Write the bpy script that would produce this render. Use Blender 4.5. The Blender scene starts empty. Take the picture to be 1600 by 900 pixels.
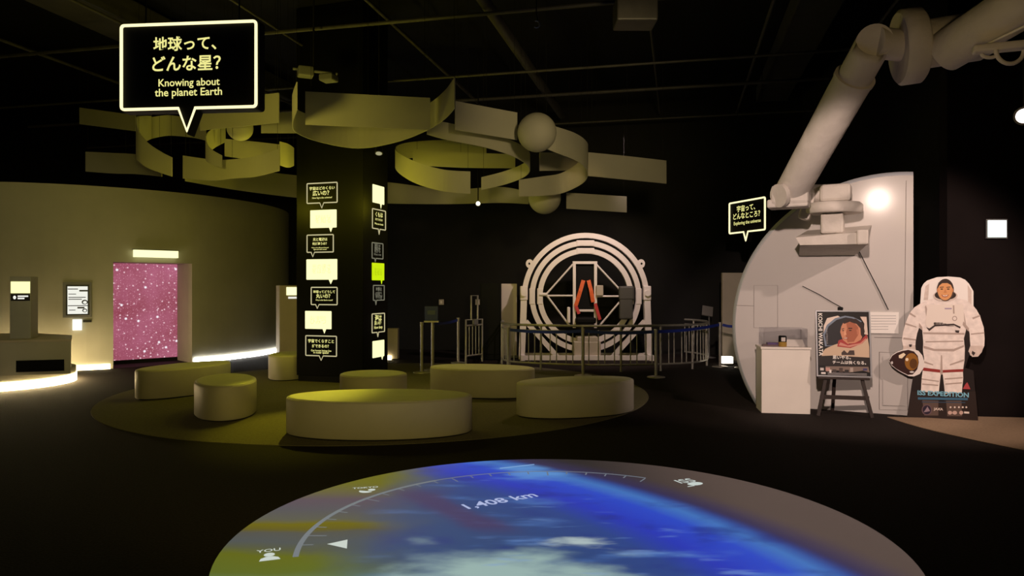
import bpy, bmesh, math, random
from math import sin, cos, pi, radians, atan2, hypot, sqrt
from mathutils import Vector, Matrix

random.seed(7)
SC = bpy.context.scene
COL = SC.collection
F, CH = 1130.0, 1.6          # focal length in pixels of the 1600 px frame, eye height

# ------------------------------------------------------------------ camera, world, lights, exposure
cam_d = bpy.data.cameras.new('camera')
cam = bpy.data.objects.new('camera', cam_d)
COL.objects.link(cam)
cam.location = (0, 0, CH)
cam.rotation_euler = (pi / 2, 0, 0)
cam_d.sensor_width = 36
cam_d.lens = F / 1600 * 36
cam_d.clip_start = .05
SC.camera = cam
SC.view_settings.view_transform = 'Standard'
SC.view_settings.look = 'None'
SC.view_settings.exposure = 0.0
SC.view_settings.gamma = 1.0
SC.view_settings.use_curve_mapping = False
SC.cycles.use_denoising = True
SC.cycles.sample_clamp_indirect = 3.0

W = bpy.data.worlds.new('world')
SC.world = W
W.use_nodes = True
W.node_tree.nodes['Background'].inputs[0].default_value = (.9, .8, .7, 1)
W.node_tree.nodes['Background'].inputs[1].default_value = .0022


def lamp(kind, name, loc, power, color, size=.1, target=None, angle=60, blend=.6):
    d = bpy.data.lights.new(name, kind)
    d.energy = power
    d.color = color
    if kind == 'SPOT':
        d.shadow_soft_size = size
        d.spot_size = radians(angle)
        d.spot_blend = blend
    elif kind == 'POINT':
        d.shadow_soft_size = size
    elif kind == 'AREA':
        d.shape = 'DISK'
        d.size = size
    o = bpy.data.objects.new(name, d)
    COL.objects.link(o)
    o.location = loc
    if target is not None:
        v = Vector(target) - Vector(loc)
        o.rotation_euler = v.to_track_quat('-Z', 'Y').to_euler()
    return o


WARM = (1, .755, .63)
YEL = (.92, .80, .04)
# right hand exhibits
lamp('SPOT', 'key_spot_right', (7.0, 4.3, 4.6), 760, WARM, .07, (4.5, 9.2, .8), 41, .5)
lamp('SPOT', 'key_spot_front', (1.05, 2.36, 3.58), 1500, WARM, .09, (4.25, 9.5, 1.35), 32, .35)
# gyroscope
lamp('SPOT', 'gyro_spot', (2.3, 13.7, 4.5), 400, (1, .75, .68), .08, (1.65, 16.3, 1.3), 84, .8)
# yellow lamps round the head of the pillar
lamp('POINT', 'pillar_lamp_front', (-2.75, 11.45, 3.0), 30, YEL, .08)
lamp('POINT', 'pillar_lamp_left', (-4.10, 11.8, 3.0), 28, YEL, .08)
lamp('POINT', 'pillar_lamp_right', (-1.75, 12.3, 3.0), 26, YEL, .08)
lamp('SPOT', 'pillar_spot_down', (-3.0, 11.4, 3.1), 420, YEL, .05, (-2.45, 8.5, .2), 30, .8)
# soft fill and wash spots added to brighten benches, ribbons, left side and arm
lamp('SPOT', 'fill_spot_benches', (-.6, 1.0, 2.3), 270, (1, .76, .20), .25, (-1.7, 9.4, .3), 58, .8)  # added low fill for the bench fronts
lamp('SPOT', 'rear_bench_spot', (1.8, 13.2, 4.2), 150, (1, .72, .34), .1, (-.9, 10.2, .4), 46, .8)
lamp('SPOT', 'wash_sculpture_left', (-3.7, 7.0, 3.1), 180, (1, .82, .12), .3, (-4.3, 11, 4.3), 115, .7)  # this wash and the next are added to light the ribbons evenly
lamp('SPOT', 'wash_sculpture_right', (1.6, 4.6, 3.6), 600, (1, .76, .36), .3, (1.0, 12.5, 3.8), 44, .9)
lamp('SPOT', 'fill_spot_left', (-5.6, 5.2, 3.3), 255, (1, .81, .44), .25, (-9.2, 13.0, 1.5), 50, .9)  # added fill for the desk and curved wall
lamp('SPOT', 'arm_spot', (2.6, 4.2, 2.9), 40, (1, .70, .30), .2, (4.2, 7.6, 3.9), 60, .9)
lamp('SPOT', 'right_floor_spot', (6.6, 6.6, 4.8), 80, (1, .70, .46), .15, (6.4, 7.9, 0), 50, .8)

# ------------------------------------------------------------------ materials
def lin(c):
    return tuple((v / 255 / 12.92) if v / 255 <= .04045 else ((v / 255 + .055) / 1.055) ** 2.4 for v in c)


MATS = {}


def mat(name, col=(.8, .8, .8), rough=.6, metal=0, emit=None, strength=1.0, noise=0, scale=8, spec=.5, bump=0):
    if name in MATS:
        return MATS[name]
    m = bpy.data.materials.new(name)
    m.use_nodes = True
    nt = m.node_tree
    b = nt.nodes['Principled BSDF']
    b.inputs['Base Color'].default_value = (*col, 1)
    b.inputs['Roughness'].default_value = rough
    b.inputs['Metallic'].default_value = metal
    b.inputs['Specular IOR Level'].default_value = spec
    if emit is not None:
        b.inputs['Emission Color'].default_value = (*emit, 1)
        b.inputs['Emission Strength'].default_value = strength
    if noise or bump:
        tc = nt.nodes.new('ShaderNodeTexCoord')
        n = nt.nodes.new('ShaderNodeTexNoise')
        n.inputs['Scale'].default_value = scale
        n.inputs['Detail'].default_value = 6
        nt.links.new(tc.outputs['Object'], n.inputs['Vector'])
        if noise:
            r = nt.nodes.new('ShaderNodeValToRGB')
            r.color_ramp.elements[0].position = .3
            r.color_ramp.elements[1].position = .7
            r.color_ramp.elements[0].color = (*[c * (1 - noise) for c in col], 1)
            r.color_ramp.elements[1].color = (*[min(1, c * (1 + noise)) for c in col], 1)
            nt.links.new(n.outputs['Fac'], r.inputs['Fac'])
            nt.links.new(r.outputs['Color'], b.inputs['Base Color'])
        if bump:
            bp = nt.nodes.new('ShaderNodeBump')
            bp.inputs['Strength'].default_value = bump
            bp.inputs['Distance'].default_value = .02
            nt.links.new(n.outputs['Fac'], bp.inputs['Height'])
            nt.links.new(bp.outputs['Normal'], b.inputs['Normal'])
    MATS[name] = m
    return m


def glow(name, rgb, strength=1.0):
    c = lin(rgb)
    return mat(name, (.02, .02, .02), .5, 0, c, strength)


carpet = mat('dark_carpet', (.0165, .0122, .0105), .95, noise=.35, scale=60, spec=.1, bump=.3)
black_paint = mat('black_paint', (.006, .0055, .005), .7, noise=.2, scale=3, spec=.2)
black_gloss = mat('black_gloss', (.006, .006, .006), .22)
pillar_black = mat('pillar_black', (.003, .003, .003), .5, spec=.10)
black_box = mat('black_sign_case', (.006, .0045, .003), .6, spec=.12)
grey_wall = mat('grey_green_wall_paint', (.40, .385, .32), .8, noise=.05, scale=2)
dark_wall = mat('dark_wall_paint', (.0085, .0058, .0056), .85, noise=.15, scale=2, spec=.08)
mat_carpet = mat('olive_grey_carpet', (.15, .135, .09), .95, noise=.18, scale=50, spec=.1)
tan_carpet = mat('tan_carpet', (.30, .21, .14), .95, noise=.12, scale=40, spec=.1)
bench_white = mat('bench_white', (.62, .58, .50), .55, noise=.03, scale=5)
bench_top = mat('bench_top_white', (.66, .64, .52), .6, noise=.04, scale=6)
white_paint = mat('white_paint', (.78, .72, .65), .4, noise=.03, scale=4)
gyro_white = mat('gyro_white_enamel', (.80, .74, .72), .35, noise=.03, scale=4)
cloth_white = mat('white_insulation_cloth', (.60, .55, .50), .7, noise=.05, scale=5, bump=1.0)
shell_white = mat('module_white', (.58, .545, .525), .125, noise=.03, scale=1.5, spec=.055)
rim_mat = mat('module_rim_light', (.62, .64, .70), .35)
seam_mat = mat('panel_seam', (.22, .19, .18), .6)
steel = mat('brushed_steel', (.46, .44, .40), .38, .6, noise=.08, scale=12)
grey_plastic = mat('grey_plastic', (.16, .16, .16), .5, noise=.05, scale=6)
beige_panel = mat('beige_panel', (.46, .40, .32), .6, noise=.05, scale=4)
blue_belt = mat('blue_belt', (.015, .035, .30), .7, noise=.1, scale=20)
navy_panel = mat('navy_panel', (.02, .035, .22), .5, noise=.1, scale=9)
seat_black = mat('seat_black', (.006, .006, .006), .7, spec=.15)
orange_belt = mat('orange_harness', (.75, .13, .03), .6, noise=.15, scale=20)
red_belt = mat('red_strap', (.5, .03, .03), .6)
dark_wood = mat('dark_stained_wood', (.03, .018, .014), .5, noise=.25, scale=14)
neon = glow('neon_tube_warm', (255, 244, 188), 1.3)
sign_text = glow('sign_lettering_pale', (246, 240, 150), .95)
sign_yel = glow('sign_lettering_yellow', (240, 232, 70), .95)
bubble_fill = glow('lit_bubble_panel', (255, 252, 190), 1.15)
bubble_ink = glow('lit_bubble_print', (246, 240, 168), .95)
bubble_line = glow('bubble_outline_light', (215, 205, 160), .75)
bubble_dim = glow('bubble_outline_dim', (130, 128, 110), .7)
bubble_green = glow('lit_bubble_lime', (205, 235, 10), .95)
bubble_green_ink = glow('lit_bubble_lime_print', (170, 200, 10), .9)
white_glow = glow('white_light_panel', (255, 250, 228), 1.5)
strip_glow = glow('floor_strip_light', (255, 232, 178), 8.0)
screen_glow = glow('screen_white', (245, 245, 235), .95)
screen_dark = mat('screen_dark', (.01, .01, .01), .4)
proj_white = glow('projected_white', (205, 215, 210), .9)
proj_line = glow('projected_pale_line', (120, 128, 140), .8)


def film_material():
    m = bpy.data.materials.new('translucent_film')
    m.use_nodes = True
    nt = m.node_tree
    b = nt.nodes['Principled BSDF']
    out = nt.nodes['Material Output']
    tc = nt.nodes.new('ShaderNodeTexCoord')
    n = nt.nodes.new('ShaderNodeTexNoise')
    n.inputs['Scale'].default_value = 2.2
    n.inputs['Detail'].default_value = 4
    r = nt.nodes.new('ShaderNodeValToRGB')
    r.color_ramp.elements[0].color = (.46, .45, .37, 1)
    r.color_ramp.elements[1].color = (.56, .54, .46, 1)
    nt.links.new(tc.outputs['Object'], n.inputs['Vector'])
    nt.links.new(n.outputs['Fac'], r.inputs['Fac'])
    nt.links.new(r.outputs['Color'], b.inputs['Base Color'])
    b.inputs['Roughness'].default_value = .7
    t = nt.nodes.new('ShaderNodeBsdfTranslucent')
    nt.links.new(r.outputs['Color'], t.inputs['Color'])
    mx = nt.nodes.new('ShaderNodeMixShader')
    mx.inputs[0].default_value = .35
    nt.links.new(b.outputs[0], mx.inputs[1])
    nt.links.new(t.outputs[0], mx.inputs[2])
    nt.links.new(mx.outputs[0], out.inputs[0])
    return m


film = film_material()


def star_material():
    m = bpy.data.materials.new('projected_starfield')
    m.use_nodes = True
    nt = m.node_tree
    b = nt.nodes['Principled BSDF']
    N, L = nt.nodes.new, nt.links.new
    tc = N('ShaderNodeTexCoord')
    nz = N('ShaderNodeTexNoise')
    nz.inputs['Scale'].default_value = 1.3
    nz.inputs['Detail'].default_value = 5
    L(tc.outputs['Object'], nz.inputs['Vector'])
    cr = N('ShaderNodeValToRGB')
    cr.color_ramp.elements[0].position = .3
    cr.color_ramp.elements[1].position = .72
    cr.color_ramp.elements[0].color = (*lin((140, 62, 78)), 1)
    cr.color_ramp.elements[1].color = (*lin((178, 100, 128)), 1)
    L(nz.outputs['Fac'], cr.inputs['Fac'])
    sp0 = N('ShaderNodeSeparateXYZ')
    cb0 = N('ShaderNodeCombineXYZ')
    L(tc.outputs['Object'], sp0.inputs[0])
    L(sp0.outputs[0], cb0.inputs[0])
    L(sp0.outputs[2], cb0.inputs[1])
    last = cr.outputs['Color']
    for sc_, r0, r1, col in ((30, .08, .24, (196, 124, 146)), (15, .05, .19, (214, 150, 168)), (8, .06, .17, (240, 200, 212)), (2.6, .035, .085, (255, 245, 255))):
        v = N('ShaderNodeTexVoronoi')
        v.voronoi_dimensions = '2D'
        v.inputs['Scale'].default_value = sc_
        L(cb0.outputs[0], v.inputs['Vector'])
        mr = N('ShaderNodeMapRange')
        mr.inputs[1].default_value = r0
        mr.inputs[2].default_value = r1
        mr.inputs[3].default_value = 1
        mr.inputs[4].default_value = 0
        L(v.outputs['Distance'], mr.inputs[0])
        # only some cells hold a star
        th = N('ShaderNodeMath')
        th.operation = 'GREATER_THAN'
        sp = N('ShaderNodeSeparateColor')
        L(v.outputs['Color'], sp.inputs[0])
        L(sp.outputs[0], th.inputs[0])
        th.inputs[1].default_value = .45
        mu = N('ShaderNodeMath')
        mu.operation = 'MULTIPLY'
        L(mr.outputs[0], mu.inputs[0])
        L(th.outputs[0], mu.inputs[1])
        mx = N('ShaderNodeMix')
        mx.data_type = 'RGBA'
        L(mu.outputs[0], mx.inputs[0])
        L(last, mx.inputs[6])
        mx.inputs[7].default_value = (*lin(col), 1)
        last = mx.outputs[2]
    b.inputs['Base Color'].default_value = (.02, .02, .02, 1)
    L(last, b.inputs['Emission Color'])
    b.inputs['Emission Strength'].default_value = 1.0
    return m


DISC_C, DISC_R = (.306, 4.66), 2.09


def earth_material():
    """A projected picture: blue Earth with cloud, its limb, brown-grey beyond it. Object origin = disc centre."""
    m = bpy.data.materials.new('projected_earth')
    m.use_nodes = True
    nt = m.node_tree
    b = nt.nodes['Principled BSDF']
    N, L = nt.nodes.new, nt.links.new
    tc = N('ShaderNodeTexCoord')

    def math_(op, a, c=None):
        n = N('ShaderNodeMath')
        n.operation = op
        for i, v in enumerate((a, c)):
            if v is None:
                continue
            if hasattr(v, 'links'):
                L(v, n.inputs[i])
            else:
                n.inputs[i].default_value = v
        return n.outputs[0]

    def ramp(fac, stops):
        r = N('ShaderNodeValToRGB')
        e = r.color_ramp.elements
        e[0].position, e[0].color = stops[0][0], (*lin(stops[0][1]), 1)
        e[1].position, e[1].color = stops[-1][0], (*lin(stops[-1][1]), 1)
        for p, c in stops[1:-1]:
            x = e.new(p)
            x.color = (*lin(c), 1)
        L(fac, r.inputs['Fac'])
        return r.outputs['Color']

    def mix(f, a, c):
        n = N('ShaderNodeMix')
        n.data_type = 'RGBA'
        for i, v in ((0, f), (6, a), (7, c)):
            if hasattr(v, 'links'):
                L(v, n.inputs[i])
            else:
                n.inputs[i].default_value = v if i == 0 else (*lin(v), 1)
        return n.outputs[2]

    def maprange(v, a, c, lo=0., hi=1.):
        n = N('ShaderNodeMapRange')
        n.interpolation_type = 'SMOOTHSTEP'
        L(v, n.inputs[0])
        for i, x in enumerate((a, c, lo, hi)):
            n.inputs[i + 1].default_value = x
        return n.outputs[0]

    def noise(scale, sx, sy, rot=0, det=5, off=(0, 0, 0)):
        mp = N('ShaderNodeMapping')
        mp.inputs['Rotation'].default_value = (0, 0, rot)
        mp.inputs['Scale'].default_value = (sx, sy, 1)
        mp.inputs['Location'].default_value = off
        L(tc.outputs['Object'], mp.inputs['Vector'])
        n = N('ShaderNodeTexNoise')
        n.inputs['Scale'].default_value = scale
        n.inputs['Detail'].default_value = det
        L(mp.outputs[0], n.inputs['Vector'])
        return n.outputs['Fac']

    sx = N('ShaderNodeSeparateXYZ')
    L(tc.outputs['Object'], sx.inputs[0])
    x, y = sx.outputs[0], sx.outputs[1]
    cx, cy = -3 - DISC_C[0], 2.5 - DISC_C[1]
    dx, dy = math_('SUBTRACT', x, cx), math_('SUBTRACT', y, cy)
    r = math_('SQRT', math_('ADD', math_('MULTIPLY', dx, dx), math_('MULTIPLY', dy, dy)))
    # sea
    streak = noise(1.5, .8, 2.6, radians(50), 5)
    sea = ramp(maprange(r, 3.6, 5.2), [(0, (48, 70, 116)), (.35, (46, 68, 132)), (.6, (42, 56, 176)), (.85, (44, 72, 190)), (.955, (64, 112, 182)), (1, (46, 66, 140))])
    sea = mix(maprange(streak, .54, .74, 0, .5), sea, (86, 128, 196))
    dark = noise(1.7, 1, 1.6, radians(30), 4, (3, 5, 0))
    sea = mix(maprange(dark, .52, .7, 0, .6), sea, (36, 44, 120))
    # olive and grey bands to the left
    wob = noise(1.2, 1, 1, 0, 4, (4, 0, 0))
    wv = math_('MULTIPLY', math_('SUBTRACT', wob, .5), .30)
    yb = math_('ADD', math_('ADD', y, wv), math_('MULTIPLY', x, -.05))
    land = ramp(maprange(yb, -1.0, 1.4), [(0, (96, 124, 96)), (.12, (88, 100, 36)), (.24, (92, 98, 26)), (.30, (78, 82, 66)), (.36, (72, 78, 84)), (.46, (76, 76, 76)), (.50, (92, 84, 34)), (.57, (102, 94, 20)), (.63, (84, 84, 76)), (.76, (78, 76, 88)), (.88, (84, 70, 88)), (1, (100, 98, 32))])
    edge = math_('ADD', x, math_('MULTIPLY', math_('SUBTRACT', wob, .5), .9))
    col = mix(maprange(edge, -1.45, -.75), land, sea)
    # maroon streak
    ln = math_('ABSOLUTE', math_('ADD', math_('ADD', math_('MULTIPLY', x, .82), math_('MULTIPLY', y, .57)), math_('ADD', .30, wv)), None)
    red = math_('MULTIPLY', maprange(ln, .20, .04), math_('MULTIPLY', maprange(y, -.05, .25), maprange(y, 1.25, .9)))
    col = mix(math_('MULTIPLY', red, .75), col, (70, 52, 92))
    # cloud near the viewer, soft and greenish white
    cn = noise(1.5, .9, 1.7, radians(25), 6, (2.2, 1.4, 0))
    cdx, cdy = math_('ADD', x, .36), math_('ADD', y, .78)
    cd = math_('SQRT', math_('ADD', math_('MULTIPLY', cdx, cdx), math_('MULTIPLY', math_('MULTIPLY', cdy, cdy), 2.2)))
    cl = maprange(math_('SUBTRACT', cn, math_('MULTIPLY', cd, .42)), .08, .42)
    col = mix(cl, col, (150, 176, 172))
    ex, ey = math_('SUBTRACT', x, .10), math_('ADD', y, .13)
    ed = math_('SQRT', math_('ADD', math_('MULTIPLY', ex, ex), math_('MULTIPLY', math_('MULTIPLY', ey, ey), 5.0)))
    cl2 = maprange(math_('SUBTRACT', noise(4.0, .7, 1.8, radians(-20), 5), math_('MULTIPLY', ed, 1.4)), .12, .5)
    col = mix(cl2, col, (168, 184, 186))
    fx, fy = math_('ADD', x, .10), math_('SUBTRACT', y, 1.62)
    fd = math_('SQRT', math_('ADD', math_('MULTIPLY', fx, fx), math_('MULTIPLY', math_('MULTIPLY', fy, fy), 1.5)))
    cl3 = maprange(math_('SUBTRACT', noise(3.0, .7, 1.8, radians(40), 5), math_('MULTIPLY', fd, .8)), .15, .55)
    col = mix(math_('MULTIPLY', cl3, .8), col, (92, 144, 204))
    wisp = math_('MULTIPLY', maprange(noise(4.5, .5, 2.2, radians(50), 6, (7, 7, 0)), .58, .74), math_('MULTIPLY', maprange(r, 5.04, 4.6), maprange(x, -.9, -.3)))
    col = mix(math_('MULTIPLY', wisp, .45), col, (116, 150, 205))
    # space beyond the limb, lighter towards the right
    sp = mix(maprange(x, .2, 1.5), (42, 37, 40), (84, 70, 64))
    sp = mix(maprange(r, 5.12, 5.5), (52, 46, 82), sp)
    col = mix(maprange(r, 5.06, 5.22), col, sp)
    b.inputs['Base Color'].default_value = (.05, .05, .05, 1)
    b.inputs['Roughness'].default_value = .6
    L(col, b.inputs['Emission Color'])
    b.inputs['Emission Strength'].default_value = 1.0
    return m


# ------------------------------------------------------------------ mesh building
class MB:
    def __init__(self):
        self.v, self.f, self.m, self.sm = [], [], [], []
        self.mats = []

    def mi(self, m):
        if m not in self.mats:
            self.mats.append(m)
        return self.mats.index(m)

    def add(self, verts, faces, m=None, smooth=False):
        k = len(self.v)
        self.v += [tuple(p) for p in verts]
        i = self.mi(m) if m is not None else 0
        for f in faces:
            self.f.append([k + j for j in f])
            self.m.append(i)
            self.sm.append(smooth)
        return self

    def box(self, c, s, m=None, rot=None, bevel=0):
        bm = bmesh.new()
        bmesh.ops.create_cube(bm, size=1)
        for v in bm.verts:
            v.co = Vector((v.co.x * s[0], v.co.y * s[1], v.co.z * s[2]))
        if bevel:
            bmesh.ops.bevel(bm, geom=bm.edges[:], offset=bevel, segments=2, affect='EDGES', profile=.5)
        M = Matrix.Translation(c)
        if rot is not None:
            M = M @ (rot.to_4x4() if hasattr(rot, 'to_4x4') else Matrix.Rotation(rot, 4, 'Z'))
        bm.transform(M)
        bm.verts.index_update()
        self.add([v.co for v in bm.verts], [[v.index for v in f.verts] for f in bm.faces], m)
        bm.free()
        return self

    def prism(self, poly, y0, y1, m=None, m_side=None):
        """poly in local x-z, extruded along y from y0 (front) to y1."""
        n = len(poly)
        a = sum(poly[i][0] * poly[(i + 1) % n][1] - poly[(i + 1) % n][0] * poly[i][1] for i in range(n))
        if a < 0:
            poly = poly[::-1]
        vs = [(p[0], y0, p[1]) for p in poly] + [(p[0], y1, p[1]) for p in poly]
        self.add(vs, [list(range(n)), list(range(2 * n - 1, n - 1, -1))], m)
        k = len(self.v) - 2 * n
        i = self.mi(m_side or m) if (m_side or m) is not None else 0
        for j in range(n):
            self.f.append([k + j, k + n + j, k + n + (j + 1) % n, k + (j + 1) % n])
            self.m.append(i)
            self.sm.append(False)
        return self

    def zprism(self, poly, z0, z1, m=None):
        n = len(poly)
        a = sum(poly[i][0] * poly[(i + 1) % n][1] - poly[(i + 1) % n][0] * poly[i][1] for i in range(n))
        if a < 0:
            poly = poly[::-1]
        vs = [(p[0], p[1], z1) for p in poly] + [(p[0], p[1], z0) for p in poly]
        fs = [list(range(n)), list(range(2 * n - 1, n - 1, -1))]
        fs += [[j, n + j, n + (j + 1) % n, (j + 1) % n] for j in range(n)]
        self.add(vs, fs, m)
        return self

    def flat(self, poly, y, m=None):
        n = len(poly)
        a = sum(poly[i][0] * poly[(i + 1) % n][1] - poly[(i + 1) % n][0] * poly[i][1] for i in range(n))
        if a < 0:
            poly = poly[::-1]
        return self.add([(p[0], y, p[1]) for p in poly], [list(range(n))], m)

    def tube(self, pts, r, m=None, n=10, closed=False, caps=True, rect=None, up=Vector((0, 0, 1)), smooth=True):
        """round tube, or rect=(width across, height along up-ish) section along pts"""
        P = [Vector(p) for p in pts]
        k = len(P)
        rings = []
        nrm = None
        for i in range(k):
            if closed:
                t = P[(i + 1) % k] - P[i - 1]
            else:
                t = P[min(i + 1, k - 1)] - P[max(i - 1, 0)]
            t.normalize()
            if rect:
                a = t.cross(up)
                if a.length < 1e-4:
                    a = Vector((1, 0, 0))
                a.normalize()
                bvec = a.cross(t)
                w, h = rect[0] / 2, rect[1] / 2
                rings.append([P[i] + a * sx * w + bvec * sz * h for sx, sz in ((-1, -1), (1, -1), (1, 1), (-1, 1))])
            else:
                if nrm is None:
                    nrm = t.orthogonal().normalized()
                else:
                    nrm = (nrm - t * nrm.dot(t))
                    if nrm.length < 1e-5:
                        nrm = t.orthogonal()
                    nrm.normalize()
                bvec = t.cross(nrm)
                rr = r[i] if isinstance(r, (list, tuple)) else r
                rings.append([P[i] + (nrm * cos(2 * pi * j / n) + bvec * sin(2 * pi * j / n)) * rr for j in range(n)])
        q = len(rings[0])
        vs = [p for ring in rings for p in ring]
        fs = []
        for i in range(k if closed else k - 1):
            for j in range(q):
                a0, a1 = i * q + j, i * q + (j + 1) % q
                b0, b1 = ((i + 1) % k) * q + j, ((i + 1) % k) * q + (j + 1) % q
                fs.append([a0, a1, b1, b0])
        self.add(vs, fs, m, smooth and not rect)
        if caps and not closed:
            self.add(rings[0], [list(range(q))[::-1]], m)
            self.add(rings[-1], [list(range(q))], m)
        return self

    def ell(self, rx, ry, prof, m=None, n=64, cx=0, cy=0, cap=True, smooth=True):
        """elliptical drum; prof = [(inset, z), ...] bottom to top"""
        vs, fs = [], []
        for ins, z in prof:
            for j in range(n):
                a = 2 * pi * j / n
                vs.append((cx + (rx - ins) * cos(a), cy + (ry - ins) * sin(a), z))
        for i in range(len(prof) - 1):
            for j in range(n):
                fs.append([i * n + j, i * n + (j + 1) % n, (i + 1) * n + (j + 1) % n, (i + 1) * n + j])
        self.add(vs, fs, m, smooth)
        if cap:
            self.add(vs[:n], [list(range(n))[::-1]], m)
            self.add(vs[-n:], [list(range(n))], m)
        return self

    def sphere(self, c, r, m=None, seg=24, scale=(1, 1, 1)):
        bm = bmesh.new()
        bmesh.ops.create_uvsphere(bm, u_segments=seg, v_segments=seg // 2, radius=r)
        for v in bm.verts:
            v.co = Vector((v.co.x * scale[0], v.co.y * scale[1], v.co.z * scale[2])) + Vector(c)
        bm.verts.index_update()
        self.add([v.co for v in bm.verts], [[v.index for v in f.verts] for f in bm.faces], m, True)
        bm.free()
        return self

    def text(self, s, size, loc, m=None, align='CENTER', offset=0.0, rot=None, width=None, ex=0.0, sx=1.0):
        """lettering in the local x-z plane facing -y (or any rot), centred on loc"""
        me = text_mesh(s, align, offset)
        xs = [v.co.x for v in me.vertices] or [0]
        k = size
        if width:
            k = width / max(1e-6, max(xs) - min(xs))
        R = rot if rot is not None else Matrix.Rotation(pi / 2, 3, 'X')
        vs = [Vector(loc) + R @ Vector((v.co.x * k * sx, v.co.y * k, 0)) for v in me.vertices]
        self.add(vs, [list(p.vertices) for p in me.polygons], m)
        bpy.data.meshes.remove(me)
        return self

    def build(self, name, m=None, parent=None, loc=None, rotz=None):
        me = bpy.data.meshes.new(name)
        me.from_pydata(self.v, [], self.f)
        if m is not None and not self.mats:
            self.mats = [m]
        for x in self.mats:
            me.materials.append(x)
        me.polygons.foreach_set('material_index', self.m)
        me.polygons.foreach_set('use_smooth', self.sm)
        me.update()
        o = bpy.data.objects.new(name, me)
        COL.objects.link(o)
        if parent is not None:
            o.parent = parent
        if loc is not None:
            o.location = loc
        if rotz is not None:
            o.rotation_euler = (0, 0, rotz)
        return o


def text_mesh(s, align='CENTER', offset=0.0):
    cu = bpy.data.curves.new('lettering', 'FONT')
    cu.body = s
    cu.align_x = align
    cu.align_y = 'CENTER'
    cu.offset = offset
    cu.resolution_u = 3
    o = bpy.data.objects.new('lettering', cu)
    COL.objects.link(o)
    dg = bpy.context.evaluated_depsgraph_get()
    dg.update()
    me = bpy.data.meshes.new_from_object(o.evaluated_get(dg))
    bpy.data.objects.remove(o)
    bpy.data.curves.remove(cu)
    return me


def tag(o, label=None, cat=None, group=None, kind=None):
    if label:
        o['label'] = label
    if cat:
        o['category'] = cat
    if group:
        o['group'] = group
    if kind:
        o['kind'] = kind
    return o


def thing(name, label, cat, loc=(0, 0, 0), rotz=0, group=None):
    o = bpy.data.objects.new(name, None)
    COL.objects.link(o)
    o.empty_display_size = .1
    o.location = loc
    o.rotation_euler = (0, 0, rotz)
    return tag(o, label, cat, group)


def copy_tree(o, parent=None):
    c = o.copy()
    COL.objects.link(c)
    c.parent = parent
    for ch in list(o.children):
        copy_tree(ch, c)
    return c


# measuring: where a ray of the photo meets a known depth / the floor / a vertical plane
def P(px, py, d):
    return Vector(((px - 800) / F * d, d, CH + (450 - py) / F * d))


def G(px, py, z=0.):
    d = F * (CH - z) / (py - 450)
    return Vector(((px - 800) / F * d, d, z))


class Plane:
    """upright plane through two surveyed points; m() gives (distance along it, height)"""
    def __init__(s, px1, d1, px2, d2):
        s.A = Vector(((px1 - 800) / F * d1, d1, 0))
        B = Vector(((px2 - 800) / F * d2, d2, 0))
        s.w = (B - s.A).length
        s.u = (B - s.A).normalized()
        s.rot = atan2(s.u.y, s.u.x)

    def m(s, px, py):
        t = (px - 800) / F
        k = (t * s.A.y - s.A.x) / (s.u.x - t * s.u.y)
        d = s.A.y + k * s.u.y
        return (k, CH + (450 - py) / F * d)

    def poly(s, pts):
        return [s.m(*p) for p in pts]


def spline(pts, n=8):
    P_ = [Vector(p) for p in pts]
    if len(P_) < 3:
        return P_
    out = []
    for i in range(len(P_) - 1):
        p0, p1, p2, p3 = P_[max(i - 1, 0)], P_[i], P_[i + 1], P_[min(i + 2, len(P_) - 1)]
        for j in range(n):
            t = j / n
            out.append(.5 * ((2 * p1) + (p2 - p0) * t + (2 * p0 - 5 * p1 + 4 * p2 - p3) * t * t + (3 * p1 - p0 - 3 * p2 + p3) * t ** 3))
    out.append(P_[-1])
    return out


def ellipse(cx, cz, rx, rz, n=28, a0=0, a1=2 * pi):
    full = abs(a1 - a0 - 2 * pi) < 1e-6
    k = n if full else n + 1
    return [(cx + rx * cos(a0 + (a1 - a0) * i / n), cz + rz * sin(a0 + (a1 - a0) * i / n)) for i in range(k)]


# ------------------------------------------------------------------ the setting
CEIL = 6.4


def struct(name, mb, m=None, **k):
    return tag(mb.build(name, m, **k), kind='structure')


struct('floor', MB().box((0, 8, -.05), (32, 28, .1)), carpet)
struct('ceiling', MB().box((0, 8, CEIL + .05), (32, 28, .1)), black_paint)
BW = lambda x: 18.6 - .2 * (x + 1.5)                     # line of the back wall
mb = MB().zprism([(-15.9, BW(-15.9)), (15.9, BW(15.9)), (15.9, BW(15.9) + .2), (-15.9, BW(-15.9) + .2)], 0, CEIL)
struct('wall_back', mb, black_paint)
struct('wall_far_left', MB().box((-15.9, 8, CEIL / 2), (.2, 27.8, CEIL)), black_paint)
struct('wall_far_right', MB().box((15.9, 8, CEIL / 2), (.2, 27.8, CEIL)), black_paint)
struct('wall_front', MB().box((0, -5.8, CEIL / 2), (31.6, .2, CEIL)), black_paint)
# dark wall at the right, with its return running back beside the module
mb = MB().zprism([(5.44, 9.04), (15.8, 7.6), (15.8, 7.8), (5.46, 9.24)], 0, CEIL)
struct('wall_right', mb, dark_wall)
struct('wall_right_return', MB().zprism([(6.2, 9.16), (6.4, 9.13), (7.0, BW(7.0)), (6.8, BW(6.8))], 0, CEIL), black_paint)

# curved drum wall at the left with a doorway recess
DC, DR, DH = (-10.6, 18.25), 4.75, 3.6


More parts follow.
